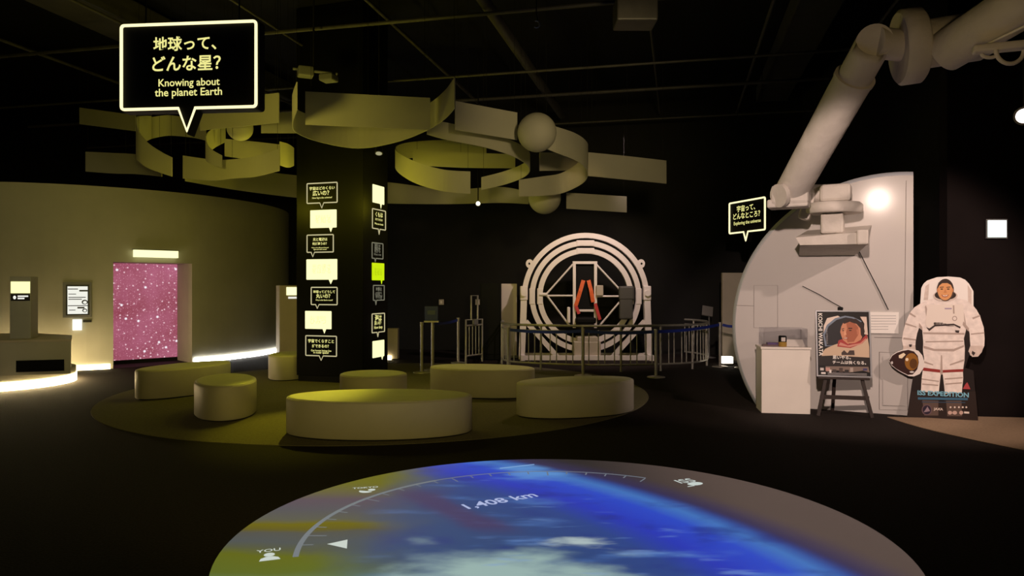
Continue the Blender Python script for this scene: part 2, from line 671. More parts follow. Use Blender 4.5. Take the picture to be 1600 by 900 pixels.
def drum(px):
    """near hit of a photo column with the drum wall"""
    t = (px - 800) / F
    dx, dy = t, 1.0
    A = dx * dx + dy * dy
    B = -2 * (dx * DC[0] + dy * DC[1])
    Cc = DC[0] ** 2 + DC[1] ** 2 - DR * DR
    q = B * B - 4 * A * Cc
    d = (-B - sqrt(max(q, 0))) / (2 * A)
    return Vector((t * d, d, 0))


def dang(p):
    return atan2(p[1] - DC[1], p[0] - DC[0])


def dpt(a, r=DR, z=0):
    return Vector((DC[0] + r * cos(a), DC[1] + r * sin(a), z))


DL, DRt = drum(177), drum(300)
aL, aR = dang(DL), dang(DRt)
DOORH = 2.12


def arc_wall(mb, a0, a1, z0, z1, r0, r1, n=24):
    vs, fs = [], []
    for i in range(n + 1):
        a = a0 + (a1 - a0) * i / n
        vs += [dpt(a, r0, z0), dpt(a, r0, z1), dpt(a, r1, z1), dpt(a, r1, z0)]
    for i in range(n):
        for j in range(4):
            k = i * 4
            fs.append([k + j, k + (j + 1) % 4, k + 4 + (j + 1) % 4, k + 4 + j])
    fs += [[0, 3, 2, 1], [n * 4, n * 4 + 1, n * 4 + 2, n * 4 + 3]]
    mb.add(vs, fs)


mb = MB()
arc_wall(mb, -pi * 1.05, aL, 0, DH, DR - .14, DR, 48)
arc_wall(mb, aL, aR, DOORH, DH, DR - .14, DR, 12)
arc_wall(mb, aR, pi * .35, 0, DH, DR - .14, DR, 48)
inn = -(dpt((aL + aR) / 2) - Vector((*DC, 0))).normalized()
REC = .86
chord = (DRt - DL).normalized()
jl0, jl1 = DL + inn * .145, DL + inn * (REC + .1)
jr0, jr1 = DRt + inn * .13, DRt + inn * (REC + .1)
for p0, p1, s in ((jl0, jl1, -1), (jr0, jr1, 1)):
    q0, q1 = p0 + chord * s * .06, p1 + chord * s * .06
    mb.zprism([p0[:2], p1[:2], q1[:2], q0[:2]], 0, DOORH)
mb.zprism([jl0[:2], jl1[:2], jr1[:2], jr0[:2]], DOORH, DOORH + .06)
struct('wall_left', mb, grey_wall)
mb = MB().zprism([(DL + inn * (-.005))[:2], (jl1)[:2], jr1[:2], (DRt + inn * (-.005))[:2]], .0, .004)
struct('trim_1', mb, black_paint)

# ceiling grid: the room runs about 13 degrees off the camera axis
ga = radians(-13)
n_trim = 1


def pipe(p0, p1, r, m=black_paint):
    global n_trim
    n_trim += 1
    return struct('trim_%d' % n_trim, MB().tube([p0, p1], r, n=8), m)


pipe_mat = mat('dark_grey_pipe', (.05, .046, .04), .5, noise=.2, scale=5)
gx, gy = Vector((cos(ga), sin(ga), 0)), Vector((-sin(ga), cos(ga), 0))
for y0, z, r in ((3.2, 5.5, .022), (5.6, 5.55, .03), (8.0, 5.45, .022), (10.2, 5.5, .03), (12.6, 5.35, .024), (14.8, 5.5, .035), (17.2, 5.45, .025)):
    c = Vector((0, y0, z))
    pipe(c - gx * 12, c + gx * 12, r, pipe_mat)
for x0, z, r in ((-9.5, 5.75, .03), (-6.8, 5.7, .025), (-4.6, 5.75, .02), (-2.6, 5.7, .03), (-.9, 5.65, .09), (1.4, 5.7, .02), (3.2, 5.7, .03), (5.0, 5.75, .03), (7.4, 5.7, .025)):
    c = Vector((x0, 8, z))
    pipe(c - gy * 9.2, c + gy * 9.2, r, pipe_mat)
for x0, w, h in ((-7.5, .9, .4), (4.0, .7, .35)):
    c = Vector((x0, 8, 6.1))
    n_trim += 1
    o = struct('trim_%d' % n_trim, MB().box((0, 0, 0), (w, 18, h), bevel=.03), pipe_mat, loc=c, rotz=ga)

# ------------------------------------------------------------------ floor: projected Earth and carpets
t = thing('floor_projection', 'large round picture of blue Earth projected on the dark floor in front', 'floor projection', (*DISC_C, 0))
mb = MB().ell(DISC_R, DISC_R, [(0, 0), (0, .003)], n=128, smooth=False)
mb.build('picture', earth_material(), t)


def on_disc(px, py, z=.004):
    g = G(px, py)
    return Vector((g.x - DISC_C[0], g.y - DISC_C[1], z))


def flat_ring(mb, r0, r1, a0, a1, z, m=None, n=90, cx=0, cy=0):
    vs, fs = [], []
    for i in range(n + 1):
        a = a0 + (a1 - a0) * i / n
        vs += [(cx + r0 * cos(a), cy + r0 * sin(a), z), (cx + r1 * cos(a), cy + r1 * sin(a), z)]
    for i in range(n):
        fs.append([2 * i, 2 * i + 1, 2 * i + 3, 2 * i + 2])
    mb.add(vs, fs, m)


mb = MB()
flat_ring(mb, 1.625, 1.645, radians(60), radians(125), .0042, proj_line)
flat_ring(mb, 1.615, 1.65, radians(125), radians(193), .0042, proj_line)
for k in range(22):
    a = radians(60 + k * 6)
    L_ = .12 if k % 5 == 0 else .07
    d = Vector((cos(a), sin(a), 0))
    e = Vector((-sin(a), cos(a), 0)) * .006
    p = d * 1.62
    q = d * (1.62 - L_)
    mb.add([(p + e)[:2] + (.0044,), (q + e)[:2] + (.0044,), (q - e)[:2] + (.0044,), (p - e)[:2] + (.0044,)], [[0, 1, 2, 3]], proj_line)
mb.build('range_arc', None, t)
mb = MB()
flatR = lambda a: Matrix.Rotation(a, 3, 'Z')
p0, p1 = on_disc(728, 797), on_disc(838, 777)
mb.text('1,408 km', .2, (p0 + p1) / 2 + Vector((-.02, .05, .001)), glow('projected_lilac', (176, 186, 226), .95), rot=flatR(atan2(p1.y - p0.y, p1.x - p0.x)), width=(p1 - p0).length, offset=.015)
mb.build('distance_reading', None, t)
mb = MB()
mb.add([on_disc(511, 851), on_disc(542, 858), on_disc(543, 844)], [[0, 1, 2]], proj_white)
mb.build('pointer', None, t)
def mark(name, word, px, py, rot, w, icon):
    c = on_disc(px, py)
    mb = MB()
    Rz = flatR(rot)
    mb.text(word, .09, c + Rz @ Vector((0, .10, 0)), proj_white, rot=Rz, width=w, offset=.01)
    for pts in icon:
        mb.add([c + Rz @ Vector((p[0], p[1], .0005)) for p in pts], [list(range(len(pts)))], proj_white)
    mb.build(name, None, t)


mark('person_mark', 'YOU', 421, 870, radians(20), .14, [ellipse(0, .025, .032, .032, 14), [(-.06, -.07), (.06, -.07), (.05, -.03), (.02, -.008), (-.02, -.008), (-.05, -.03)]])
mark('city_mark', 'TOKYO', 572, 768, radians(14), .20, [ellipse(0, .0, .055, .05, 16, radians(150), radians(330)), ellipse(.045, .025, .03, .03, 12)])
mark('station_mark', 'ISS', 1083, 757, radians(24), .16, [ellipse(.02, 0, .07, .045, 18), [(-.09, -.055), (-.02, -.05), (-.02, -.035), (-.09, -.04)]])
mb = MB()
q = [on_disc(781, 733.2), on_disc(835, 727), on_disc(835, 725.6), on_disc(781, 731.8)]
mb.add(q, [[0, 1, 2, 3]], glow('projected_sky_line', (130, 170, 220), .9)).build('track_line', None, t)
t = None

o = MB().ell(4.02, 4.02, [(0, 0), (.004, .006)], n=120, smooth=False).build('round_carpet', mat_carpet, loc=(-1.95, 11.33, 0))
tag(o, 'large round olive carpet under the white benches and black pillar', 'carpet')
# edge of a second round carpet at the right
cp = []
for q in ellipse(8.66, 8.90, 4.02, 4.1, 160):
    cp.append((q[0], min(q[1], (9.04 if q[0] > 5.1 else 8.86) - .139 * (q[0] - 5.44) - .02)))
o = MB().zprism([(q[0] - 8.66, q[1] - 8.9) for q in cp], 0, .006).build('round_carpet', tan_carpet, loc=(8.66, 8.90, 0))
tag(o, 'tan carpet with curved edge on the floor at far right', 'carpet')

# ------------------------------------------------------------------ benches
def bench(name, label, px_c, rx, ry, rot, h=.425):
    t = thing(name, label, 'bench', (px_c[0], px_c[1], .006), rot, 'white oval drum benches on the round carpet')
    MB().ell(rx, ry, [(.03, 0), (.03, .014)], smooth=True).build('plinth', black_paint, t)
    MB().ell(rx, ry, [(.012, .014), (0, .026), (0, h - .03), (.006, h - .012), (.02, h - .012)], n=96).build('body', bench_white, t)
    MB().ell(rx, ry, [(.02, h - .02), (.02, h - .008), (.03, h - .002), (.05, h)], n=96).build('seat_top', bench_top, t)
    return t


bench('bench', 'largest white oval bench, nearest the camera at carpet front edge', (-1.465, 8.02), 1.02, .52, radians(2), .41)
bench('bench', 'long white oval bench at right edge of the round carpet', (.82, 9.24), .80, .42, radians(20), .42)
bench('bench', 'long white oval bench at carpet rear, before the blue-belt posts', (-.45, 10.80), .80, .42, radians(-13), .42)
bench('bench', 'small white oval bench behind the largest bench, right of pillar foot', (-1.93, 10.08), .47, .43, radians(-20), .41)
bench('bench', 'narrow white oval bench pointing at the camera, left of largest bench', (-3.66, 9.25), .372, .70, radians(21), .43)
bench('bench', 'long white oval bench at carpet left, nearest the pink starfield doorway', (-4.96, 10.98), .79, .38, radians(63), .425)
bench('bench', 'white oval bench half hidden behind left side of the black pillar', (-3.95, 12.92), .36, .55, radians(0), .43)

# ------------------------------------------------------------------ speech-bubble shapes
def bubble_path(w, h, tail_x, tail_w, tail_h, r, skew=0):
    """closed outline, origin at lower left of the box; tail points down at tail_x"""
    pts = []
    for cx, cz, a0 in ((w - r, h - r, 0), (r, h - r, pi / 2), (r, r, pi)):
        pts += [(cx + r * cos(a0 + k * pi / 8), cz + r * sin(a0 + k * pi / 8)) for k in range(5)]
    pts += [(tail_x - tail_w / 2, 0), (tail_x + skew, -tail_h), (tail_x + tail_w / 2, 0)]
    pts += [(w - r + r * cos(1.5 * pi + k * pi / 8), r + r * sin(1.5 * pi + k * pi / 8)) for k in range(5)]
    return pts


def big_sign(name, label, plane, corners, tail, jp, en, tube_r, jw=(.47, .51), ew=.66):
    A, u = plane.A, plane.u
    x0, z0 = plane.m(*corners[0])      # lower left
    x1, _ = plane.m(*corners[1])
    _, zt = plane.m(*corners[2])       # upper left
    w, h = x1 - x0, zt - z0
    tx, tz = plane.m(*tail)
    t = thing(name, label, 'sign', (A.x, A.y, 0), plane.rot)
    path = [(x0 + p[0], z0 + p[1]) for p in bubble_path(w, h, tx - x0, w * .125, z0 - tz, w * .022)]
    cx, cz = x0 + w / 2, z0 + h / 2
    out = []
    for p in path:                      # case a little larger than the tube
        vx, vz = p[0] - cx, p[1] - cz
        out.append((cx + vx * (1 + .035 * w / w), cz + vz * 1.05))
    MB().prism(out, 0, .11, black_box).build('case', None, t)
    MB().tube([(p[0], -.012, p[1]) for p in path], tube_r, neon, n=8, closed=True).build('neon_outline', None, t)
    k = h * .185
    for i, line in enumerate(jp):
        MB().text(line, k * 1.05, (cx + .005 * w, -.004, z0 + h * (.755 - .235 * i)), sign_text, offset=.02, width=w * jw[i]).build('lettering', None, t)
    for i, line in enumerate(en):
        MB().text(line, k * .6, (cx, -.004, z0 + h * (.305 - .115 * i)), sign_text, offset=.012, width=w * (.455, .50)[i] if len(en) > 1 else w * ew).build('lettering', None, t)
    for x in (x0 + w * .15, x0 + w * .85):
        MB().tube([(x, .055, zt), (x, .055, CEIL)], .006, n=6).build('hanging_rod', black_paint, t)
    return t


big_sign('bubble_sign', 'large hanging black speech-bubble sign about planet Earth with glowing outline', Plane(190, 6.06, 402, 5.95),
         [(191, 172), (401, 166), (193, 41)], (293, 205), ['地球って、', 'どんな星？'], ['Knowing about', 'the planet Earth'], .0125)
big_sign('bubble_sign', 'small distant speech-bubble sign about the universe beside the white module', Plane(1140, 14.6, 1197, 13.55),
         [(1140.5, 365), (1196, 357.5), (1141, 318)], (1166, 376), ['宇宙って、', 'どんなところ？'], ['Exploring the universe'], .017, (.52, .76), .76)

# ------------------------------------------------------------------ black pillar with lit bubbles
PN = Vector((-2.474, 12.0, 0))
th = radians(162)
ua = Vector((cos(radians(-18)), sin(radians(-18)), 0))
PA = PN - ua * 1.285
ub = Vector((sin(radians(18)), cos(radians(18)), 0))
t = thing('pillar', 'black square pillar covered in glowing speech bubbles amid the benches', 'pillar', (PA.x, PA.y, 0.007), radians(-18))
mb = MB().box((1.285 / 2, .876 / 2, .1 + (CEIL - .12) / 2), (1.285, .876, CEIL - .12), bevel=.01)
mb.build('shaft', pillar_black, t)
MB().box((1.285 / 2, .876 / 2, .05), (1.24, .83, .1)).build('base', black_paint, t)


class LocalPlane(Plane):
    def __init__(s, A, u):
        s.A, s.u = Vector((A.x, A.y, 0)), u
        s.rot = atan2(u.y, u.x)


FA, FB = LocalPlane(PA, ua), LocalPlane(PN, ub)
faceA = [  # x0, x1, ytop, ybottom, tail x, tail y, kind, lines
    (480, 527, 286, 317, 503, 325, 'o', ['宇宙はどのくらい', '広いの？'], ['How big is the universe?'], 'topmost of four outlined bubbles on the front face'),
    (485, 526, 328, 356, 517, 363, 'f', ['宇宙の大きさ', 'を知る'], [], 'topmost of three filled bubbles on the front face'),
    (480, 521, 367, 394, 489, 401, 'o', ['光と電波は', '何が違うの？'], ['What is the difference between', 'light and radio waves?'], 'second outlined bubble from the top on the front face'),
    (479, 527, 405, 437, 517, 444, 'f', ['光の速さ', 'をはかる'], [], 'middle and largest filled bubble on the front face'),
    (486.5, 527, 449, 476, 496, 482, 'o', ['地球ってどうして', '丸いの？'], ['Why is the Earth round?'], 'third outlined bubble from the top on the front face'),
    (477, 518, 486, 514, 507, 521, 'f', ['丸い地球の', 'ひみつ'], [], 'lowest filled bubble on the front face'),
    (478, 526, 525, 556, 502, 563, 'o', ['宇宙でくらすこと', 'ができるの？'], ['Can human beings live', 'in outer space?'], 'lowest outlined bubble on the front face')]
faceB = [
    (582, 600, 290, 318, 595, 325, 'f', [], [], 'topmost filled bubble on the right face'),
    (581.5, 602, 328, 358, 592, 366, 'o', ['くもは', '何でできるの'], ['What are clouds'], 'topmost outlined bubble on the right face'),
    (581, 598, 380, 404, 586, 409, 'd', ['雨は', '何から'], ['What is rain'], 'dim outlined bubble above the lime bubble'),
    (581, 600, 411, 438, 596, 444, 'g', ['雲のできかた', 'を知る'], [], 'lime green filled bubble'),
    (583, 600, 446, 469, 587, 476, 'd', ['地震は', 'なぜ起きる'], ['Why'], 'dim outlined bubble below the lime bubble'),
    (581, 600.5, 490, 519, 590, 526, 'o', ['海は', '深いの？'], ['How deep'], 'lowest outlined bubble on the right face'),
    (582, 600, 532, 558, 597, 563, 'f', [], [], 'lowest filled bubble on the right face')]
for FP, rows, on_b in ((FA, faceA, False), (FB, faceB, True)):
    for x0, x1, yt, yb, tx, ty, kind, jp, en, lab in rows:
        xm = (x0 + x1) / 2
        a0, _ = FP.m(x0, yb)
        a1, _ = FP.m(x1, yb)
        _, zb = FP.m(xm, yb)
        _, zt = FP.m(xm, yt)
        ax, az = FP.m(tx, ty)
        zc = FP.m(tx, yb)[1]
        w, h = a1 - a0, zt - zb
        path = [(a0 + p[0], zb + p[1]) for p in bubble_path(w, h, ax - a0, w * .13, max(.04, zc - az), .012)]
        mb = MB()
        if kind in 'fg':
            fm = bubble_fill if kind == 'f' else bubble_green
            mb.prism(path, -.006, .004, fm)
            im = bubble_ink if kind == 'f' else bubble_green_ink
            for i, s in enumerate(jp):
                mb.text(s, h * .14, (a0 + w / 2, -.0075, zb + h * (.62 - .22 * i)), im, width=w * .6)
        else:
            lm = bubble_line if kind == 'o' else bubble_dim
            tm = sign_text if kind == 'o' else bubble_dim
            mb.tube([(p[0], -.004, p[1]) for p in path], .0095, lm, n=6, closed=True)
            for i, s in enumerate(jp):
                wd = w * (.84 if len(s) > 6 else .55)
                mb.text(s, h * .2, (a0 + w / 2, -.003, zb + h * (.73 - .25 * i)), (tm if i == 0 else tm), width=wd, offset=.02)
            for i, s in enumerate(en):
                mb.text(s, h * .1, (a0 + w / 2, -.003, zb + h * (.26 - .1 * i)), tm, width=w * (.66 if i == 0 else .5), offset=.015)
        # put the bubble in its face's frame, then into the pillar's
        Mf = Matrix.Translation((FP.A.x, FP.A.y, 0)) @ Matrix.Rotation(FP.rot, 4, 'Z')
        Mt = Matrix.Translation((PA.x, PA.y, .007)) @ Matrix.Rotation(radians(-18), 4, 'Z')
        M = Mt.inverted() @ Mf
        mb.v = [tuple(M @ Vector(v)) for v in mb.v]
        o = mb.build('lit_bubble', None, t)
        o['label'] = lab

# ------------------------------------------------------------------ ribbons hung over the carpet
def ribbon(name, label, pts, smooth=True, cat='hanging ribbon'):
    bot = [P(x, yb, d) for x, yt, yb, d in pts]
    hs = [(yb - yt) / F * d for x, yt, yb, d in pts]
    full = [Vector((p.x, p.y, p.z, h)) for p, h in zip(bot, hs)]
    if smooth and len(full) > 2:
        full = spline(full, 7)
    c = sum((Vector(q[:3]) for q in full), Vector((0, 0, 0))) / len(full)
    c.z = min(q[2] for q in full)
    t = thing(name, label, cat, c, 0, 'translucent ribbons and balls hung under the ceiling')
    n = len(full)
    th_ = .006
    vs, fs = [], []
    for i, q in enumerate(full):
        a = full[max(i - 1, 0)]
        b = full[min(i + 1, n - 1)]
        tx, ty = b[0] - a[0], b[1] - a[1]
        L_ = hypot(tx, ty) or 1
        nx, ny = -ty / L_ * th_, tx / L_ * th_
        x, y, z = q[0] - c.x, q[1] - c.y, q[2] - c.z
        vs += [(x - nx, y - ny, z), (x - nx, y - ny, z + q[3]), (x + nx, y + ny, z + q[3]), (x + nx, y + ny, z)]
    for i in range(n - 1):
        for j in range(4):
            k = i * 4
            fs.append([k + j, k + 4 + j, k + 4 + (j + 1) % 4, k + (j + 1) % 4])
    fs += [[0, 1, 2, 3], [n * 4 - 1, n * 4 - 2, n * 4 - 3, n * 4 - 4]]
    mb = MB().add(vs, fs, film, False)
    mb.sm = [False] * len(mb.f)
    mb.build('film', None, t)
    for q in (full[0], full[-1]) if n < 12 else (full[1], full[n // 2], full[-2]):
        p = Vector(q[:3]) - c
        MB().tube([(p.x, p.y, p.z + q[3] - .01), (p.x, p.y, CEIL - c.z)], .0025, n=5).build('hanging_wire', black_paint, t)
    return t


def ball(label, px, py, r_px, d):
    p = P(px, py, d)
    r = r_px * d / F
    t = thing('hanging_ball', label, 'hanging ball', (p.x, p.y, p.z - r), 0, 'translucent ribbons and balls hung under the ceiling')
    MB().sphere((0, 0, r), r, film, 40).build('shell', None, t)
    MB().tube([(0, 0, 2 * r - .003), (0, 0, CEIL - p.z + r)], .0025, n=5).build('hanging_wire', black_paint, t)


R = 'hanging_ribbon'
ribbon(R, 'broad flat ribbon hanging straight above the black pillar', [(477, 143, 195, 9.6), (575, 148, 199, 9.8), (672, 153, 203, 10.0)])
ribbon(R, 'U-shaped ribbon curling round the broad ribbon above the pillar', [(464, 128, 172, 8.9), (457, 152, 194, 9.5), (464, 171, 208, 10), (500, 184, 222, 10.6), (560, 194, 232, 11.0), (620, 184, 222, 10.7), (667, 164, 204, 10.3), (695, 142, 186, 9.6), (711, 120, 168, 8.8)])
ribbon(R, 'short flat ribbon left of the largest white ball', [(711, 158, 203, 10.4), (760, 167, 211, 10.7), (808, 176, 219, 11.0)])
ribbon(R, 'ribbon bending from below the short flat ribbon into a hook', [(667, 187, 210, 10.6), (700, 192, 219, 10.7), (760, 206, 231, 11.0), (805, 222, 246, 11.4), (827, 238, 262, 12.0), (820, 254, 276, 12.4), (790, 267, 288, 12.6), (752, 277, 297, 12.6)])
ribbon(R, 'bright yellow ribbon curving into a loop right of the pillar', [(735, 268, 303, 11.7), (693, 265, 299, 11.7), (653, 254, 288, 11.9), (628, 242, 274, 12.2), (618, 233, 262, 12.6), (624, 226, 252, 13.0), (650, 221, 246, 13.3), (700, 219, 244, 13.5), (760, 224, 248, 13.6)])
ribbon(R, 'straight ribbon across the inside of the loop right of pillar', [(645, 233, 258, 12.9), (720, 238, 262, 13.1), (805, 241, 263, 13.2)])
ribbon(R, 'wide ribbon looping outermost, right of the largest white ball', [(852, 193, 232, 11.1), (872, 199, 240, 11.2), (898, 208, 250, 11.5), (914, 219, 262, 11.8), (918, 230, 275, 12.1), (908, 250, 288, 12.4), (878, 270, 302, 12.6), (845, 276, 306, 12.4), (811, 281, 307, 12.2)])
ribbon(R, 'short ribbon inside the outermost loop, under the largest ball', [(843, 238, 267, 12.5), (908, 240, 266, 12.9)])
ribbon(R, 'pale flat ribbon reaching farthest right of the sculpture', [(919, 238, 275, 12.3), (980, 244, 281, 12.5), (1041, 251, 287, 12.8)])
ribbon(R, 'small low flat ribbon right of the half hidden ball', [(885, 301, 326, 13.4), (932, 304, 329, 13.6), (979, 307, 332, 13.8)])
ribbon(R, 'long low ribbon running behind the pillar, lowest of all', [(289, 250, 283, 13.0), (370, 263, 297, 14.2), (464, 274, 309, 15.2), (540, 282, 315, 15.8), (608, 285, 318, 15.8), (700, 296, 319, 15.5), (780, 292, 317, 15.2), (826, 300, 319, 15.0)])
ribbon(R, 'flat ribbon reaching farthest left, below the Earth sign', [(124.5, 168, 194, 13.0), (212, 180, 205, 12.4)])
ribbon(R, 'hooked ribbon curling below the left corner of Earth sign', [(236, 181, 217, 11.9), (222, 181, 226, 11.5), (213, 184, 246, 11.1), (217, 205, 252, 10.9), (230, 222, 262, 10.8), (250, 236, 270, 10.7), (269, 246, 276, 10.6)])
ribbon(R, 'ribbon bowed behind the pointed tail of the Earth sign', [(236, 183, 217, 12.7), (264, 180, 212, 12.9), (300, 186, 215, 12.8), (322, 194, 220, 12.6)])
ribbon(R, 'square-ended flat ribbon behind lower right corner of Earth sign', [(313, 160, 204, 11.0), (375, 152, 198, 10.6), (436, 145, 192, 10.2)])
ribbon(R, 'short ribbon bridging the Earth sign ribbon and the pillar ribbon', [(408, 178, 208, 11.0), (467, 174, 208, 11.2)])
ribbon(R, 'hooked ribbon curling under the small left ball', [(352, 197, 222, 11.8), (334, 200, 232, 11.4), (322, 212, 247, 11.1), (327, 230, 255, 10.9), (347, 243, 262, 10.8)])
ribbon(R, 'straight ribbon below the small left ball', [(351, 217, 244, 11.5), (395, 221, 250, 11.6), (438, 226, 256, 11.7)])
ribbon(R, 'bright yellow ribbon bowed low left of the pillar', [(286, 243, 279, 11.4), (330, 249, 282, 11.2), (363, 249, 279, 11.0), (400, 244, 276, 10.9), (437, 232, 267, 11.0)])
ribbon(R, 'short bent ribbon end nearest the left side of the pillar', [(437, 221, 258, 11.3), (450, 225, 262, 11.6), (459, 231, 259, 12.0)])
ribbon(R, 'low flat ribbon at far left above the curved grey wall', [(134, 237, 268, 13.3), (176, 239, 271, 13.0), (212, 241, 272, 12.7), (253, 248, 276, 12.4)])
ball('largest white ball hanging at the right of the ribbons', 839, 207, 30.5, 10.8)
ball('white ball half hidden under the outermost ribbon loop', 851, 309, 25.5, 13.3)
ball('small ball hanging below the right corner of Earth sign', 375, 200, 20, 11.2)

# small ceiling lamps and hardware
lamp_can = mat('lamp_can_black', (.015, .014, .012), .4)


def can(label, px, py, d, aim, lens_r=.05, lens=white_glow, group='ceiling spotlights'):
    p = P(px, py, d)
    v = (Vector(aim) - p).normalized()
    t = thing('spotlight', label, 'spotlight', p, 0, group)
    MB().tube([v * -.16, v * -.01, v * .02], [lens_r * .8, lens_r * 1.25, lens_r * 1.3], n=20).build('lamp_body', lamp_can, t)
    MB().tube([v * .021, v * .026], lens_r, lens, n=20, smooth=False).build('lens', None, t)
    b = -v * .1
    MB().tube([b, b + Vector((0, 0, .12)), Vector((b.x, b.y, CEIL - p.z))], .012, n=8).build('mounting_rod', black_paint, t)


can('tiny bright spotlight shining under the low ribbon right of pillar', 747, 318, 14.6, (0, 0, 1.6), .045)
can('small dim spotlight seen under the U-shaped ribbon', 592, 238, 11.6, (-2, 10, 0), .05, glow('dim_lens', (190, 185, 150), .6))
can('bright spotlight at the right picture edge below the robot arm', 1600, 181, 7.2, (0, 0, 1.6), .07, glow('hot_lens', (255, 240, 235), 3.5))

t = thing('hook', 'small metal hook on a chain hanging near top centre', 'hook', P(838, 38, 6.4))
MB().tube([(0.03 * cos(a), 0, .03 * sin(a)) for a in [radians(-130 + 22 * i) for i in range(12)]], .006, n=8).build('hook_bend', steel, t)
MB().tube([(.012, 0, .034), (.0, 0, .10), (0, 0, CEIL - P(838, 38, 6.4).z)], .005, n=6).build('chain', black_paint, t)
t = thing('ceiling_speaker', 'dark box speaker under the ceiling near top centre', 'speaker', P(992, 20, 9.0))
MB().box((0, 0, 0), (.5, .4, .32), bevel=.02).build('cabinet', pipe_mat, t)
MB().tube([(0, 0, .15), (0, 0, CEIL - P(992, 20, 9.0).z)], .02, n=8).build('mounting_rod', black_paint, t)
t = thing('spotlight_bracket', 'black lamp cluster catching yellow light above the pillar', 'lamp bracket', P(490, 118, 10.6))
MB().box((-.12, 0, .05), (.22, .2, .14), rot=.4, bevel=.02).build('lamp_body', grey_plastic, t)
MB().box((.22, 0, -.04), (.22, .2, .10), rot=-.3, bevel=.02).build('lamp_body', grey_plastic, t)
MB().tube([(-.3, 0, .1), (.35, 0, .02)], .02, n=8).build('bracket_bar', grey_plastic, t)
MB().tube([(0, 0, .06), (0, 0, CEIL - P(490, 118, 10.6).z)], .015, n=8).build('mounting_rod', black_paint, t)

# ------------------------------------------------------------------ left side: desk, kiosk, drum wall fittings
t = thing('information_desk', 'low curved grey-green desk with glowing foot at far left', 'desk', (-8.69, 12.1, 0))
plan = [(-10.3, 11.7), (-9.6, 11.25), (-9.0, 11.08), (-8.5, 11.06), (-7.95, 11.19), (-7.45, 11.35), (-7.02, 11.50), (-7.62, 12.5), (-8.5, 13.0), (-9.8, 13.0), (-10.3, 12.5)]
loc = lambda q: (q[0] + 8.69, q[1] - 12.1)
MB().zprism([loc(q) for q in plan], .24, .755).build('body', grey_wall, t)
MB().zprism([((q[0] + 8.69) * 1.012, (q[1] - 12.1) * 1.012) for q in plan], .755, .785).build('worktop', beige_panel, t)
MB().ell(1.2, 1.2, [(0, .13), (0, .24)], n=72).build('plinth', grey_wall, t)
MB().ell(1.21, 1.21, [(0, 0.001), (0, .13)], n=72).build('light_strip', glow('desk_strip_light', (255, 226, 165), 42.0), t)
# niche with dark glass in the front
DP = Plane(0, 11.13, 109, 11.50)
mb = MB()
quad = [(-7.72, 11.262), (-7.45, 11.348), (-7.10, 11.473)]
vs, fs = [], []
for q in quad:
    a = loc(q)
    vs += [(a[0] + .004, a[1] - .012, .29), (a[0] + .004, a[1] - .012, .47)]
for i in range(2):
    fs.append([2 * i, 2 * i + 2, 2 * i + 3, 2 * i + 1])
mb.add(vs, fs, black_gloss)
mb.build('niche', None, t)

kp = Plane(15, 11.55, 48, 11.62)
t = thing('information_kiosk', 'grey kiosk tower with lit screen standing on the curved desk', 'kiosk', (kp.A.x, kp.A.y, .785), kp.rot)
hk = 1.0
MB().box((kp.w / 2, .15, hk / 2), (kp.w, .30, hk), bevel=.01).build('housing', mat('kiosk_grey', (.30, .30, .29), .5, noise=.05, scale=4), t)
sx0, sz0 = kp.m(17, 458)
sx1, sz1 = kp.m(47, 440)
MB().prism([(sx0, sz0 - .785), (sx1, sz0 - .785), (sx1, sz1 - .785), (sx0, sz1 - .785)], -.006, .0, glow('kiosk_screen', (255, 255, 175), 1.3)).build('screen', None, t)
mb = MB()
_, za = kp.m(30, 470)
_, zb = kp.m(30, 459.5)
za, zb = za - .785, zb - .785
mb.prism([(sx0, za), (sx1, za), (sx1, zb), (sx0, zb)], -.004, 0, screen_dark)
w = sx1 - sx0
mb.flat(ellipse(sx0 + w * .2, (za + zb) / 2, .022, .03, 12), -.006, screen_glow)
for i, k in enumerate((.78, .5)):
    zz = zb - (zb - za) * (.32 + .33 * i)
    mb.flat([(sx0 + w * .36, zz - .012), (sx0 + w * (.36 + .55 * k / .78), zz - .012), (sx0 + w * (.36 + .55 * k / .78), zz + .012), (sx0 + w * .36, zz + .012)], -.006, screen_glow)
mb.build('label_plate', None, t)


def wall_frame(px0, px1):
    a, b = drum(px0), drum(px1)
    n = (Vector(((a.x + b.x) / 2, (a.y + b.y) / 2, 0)) - Vector((*DC, 0))).normalized()
    pl = Plane.__new__(Plane)
    pl.A = a + n * .03
    pl.u = (b - a).normalized()
    pl.w = (b - a).length
    pl.rot = atan2(pl.u.y, pl.u.x)
    return pl


def rect(pl, x0, y0, x1, y1):
    a, zt = pl.m(x0, (y0))
    b, _ = pl.m(x1, y0)
    _, zb = pl.m((x0 + x1) / 2, y1)
    _, zt = pl.m((x0 + x1) / 2, y0)
    return [(a, zb), (b, zb), (b, zt), (a, zt)]


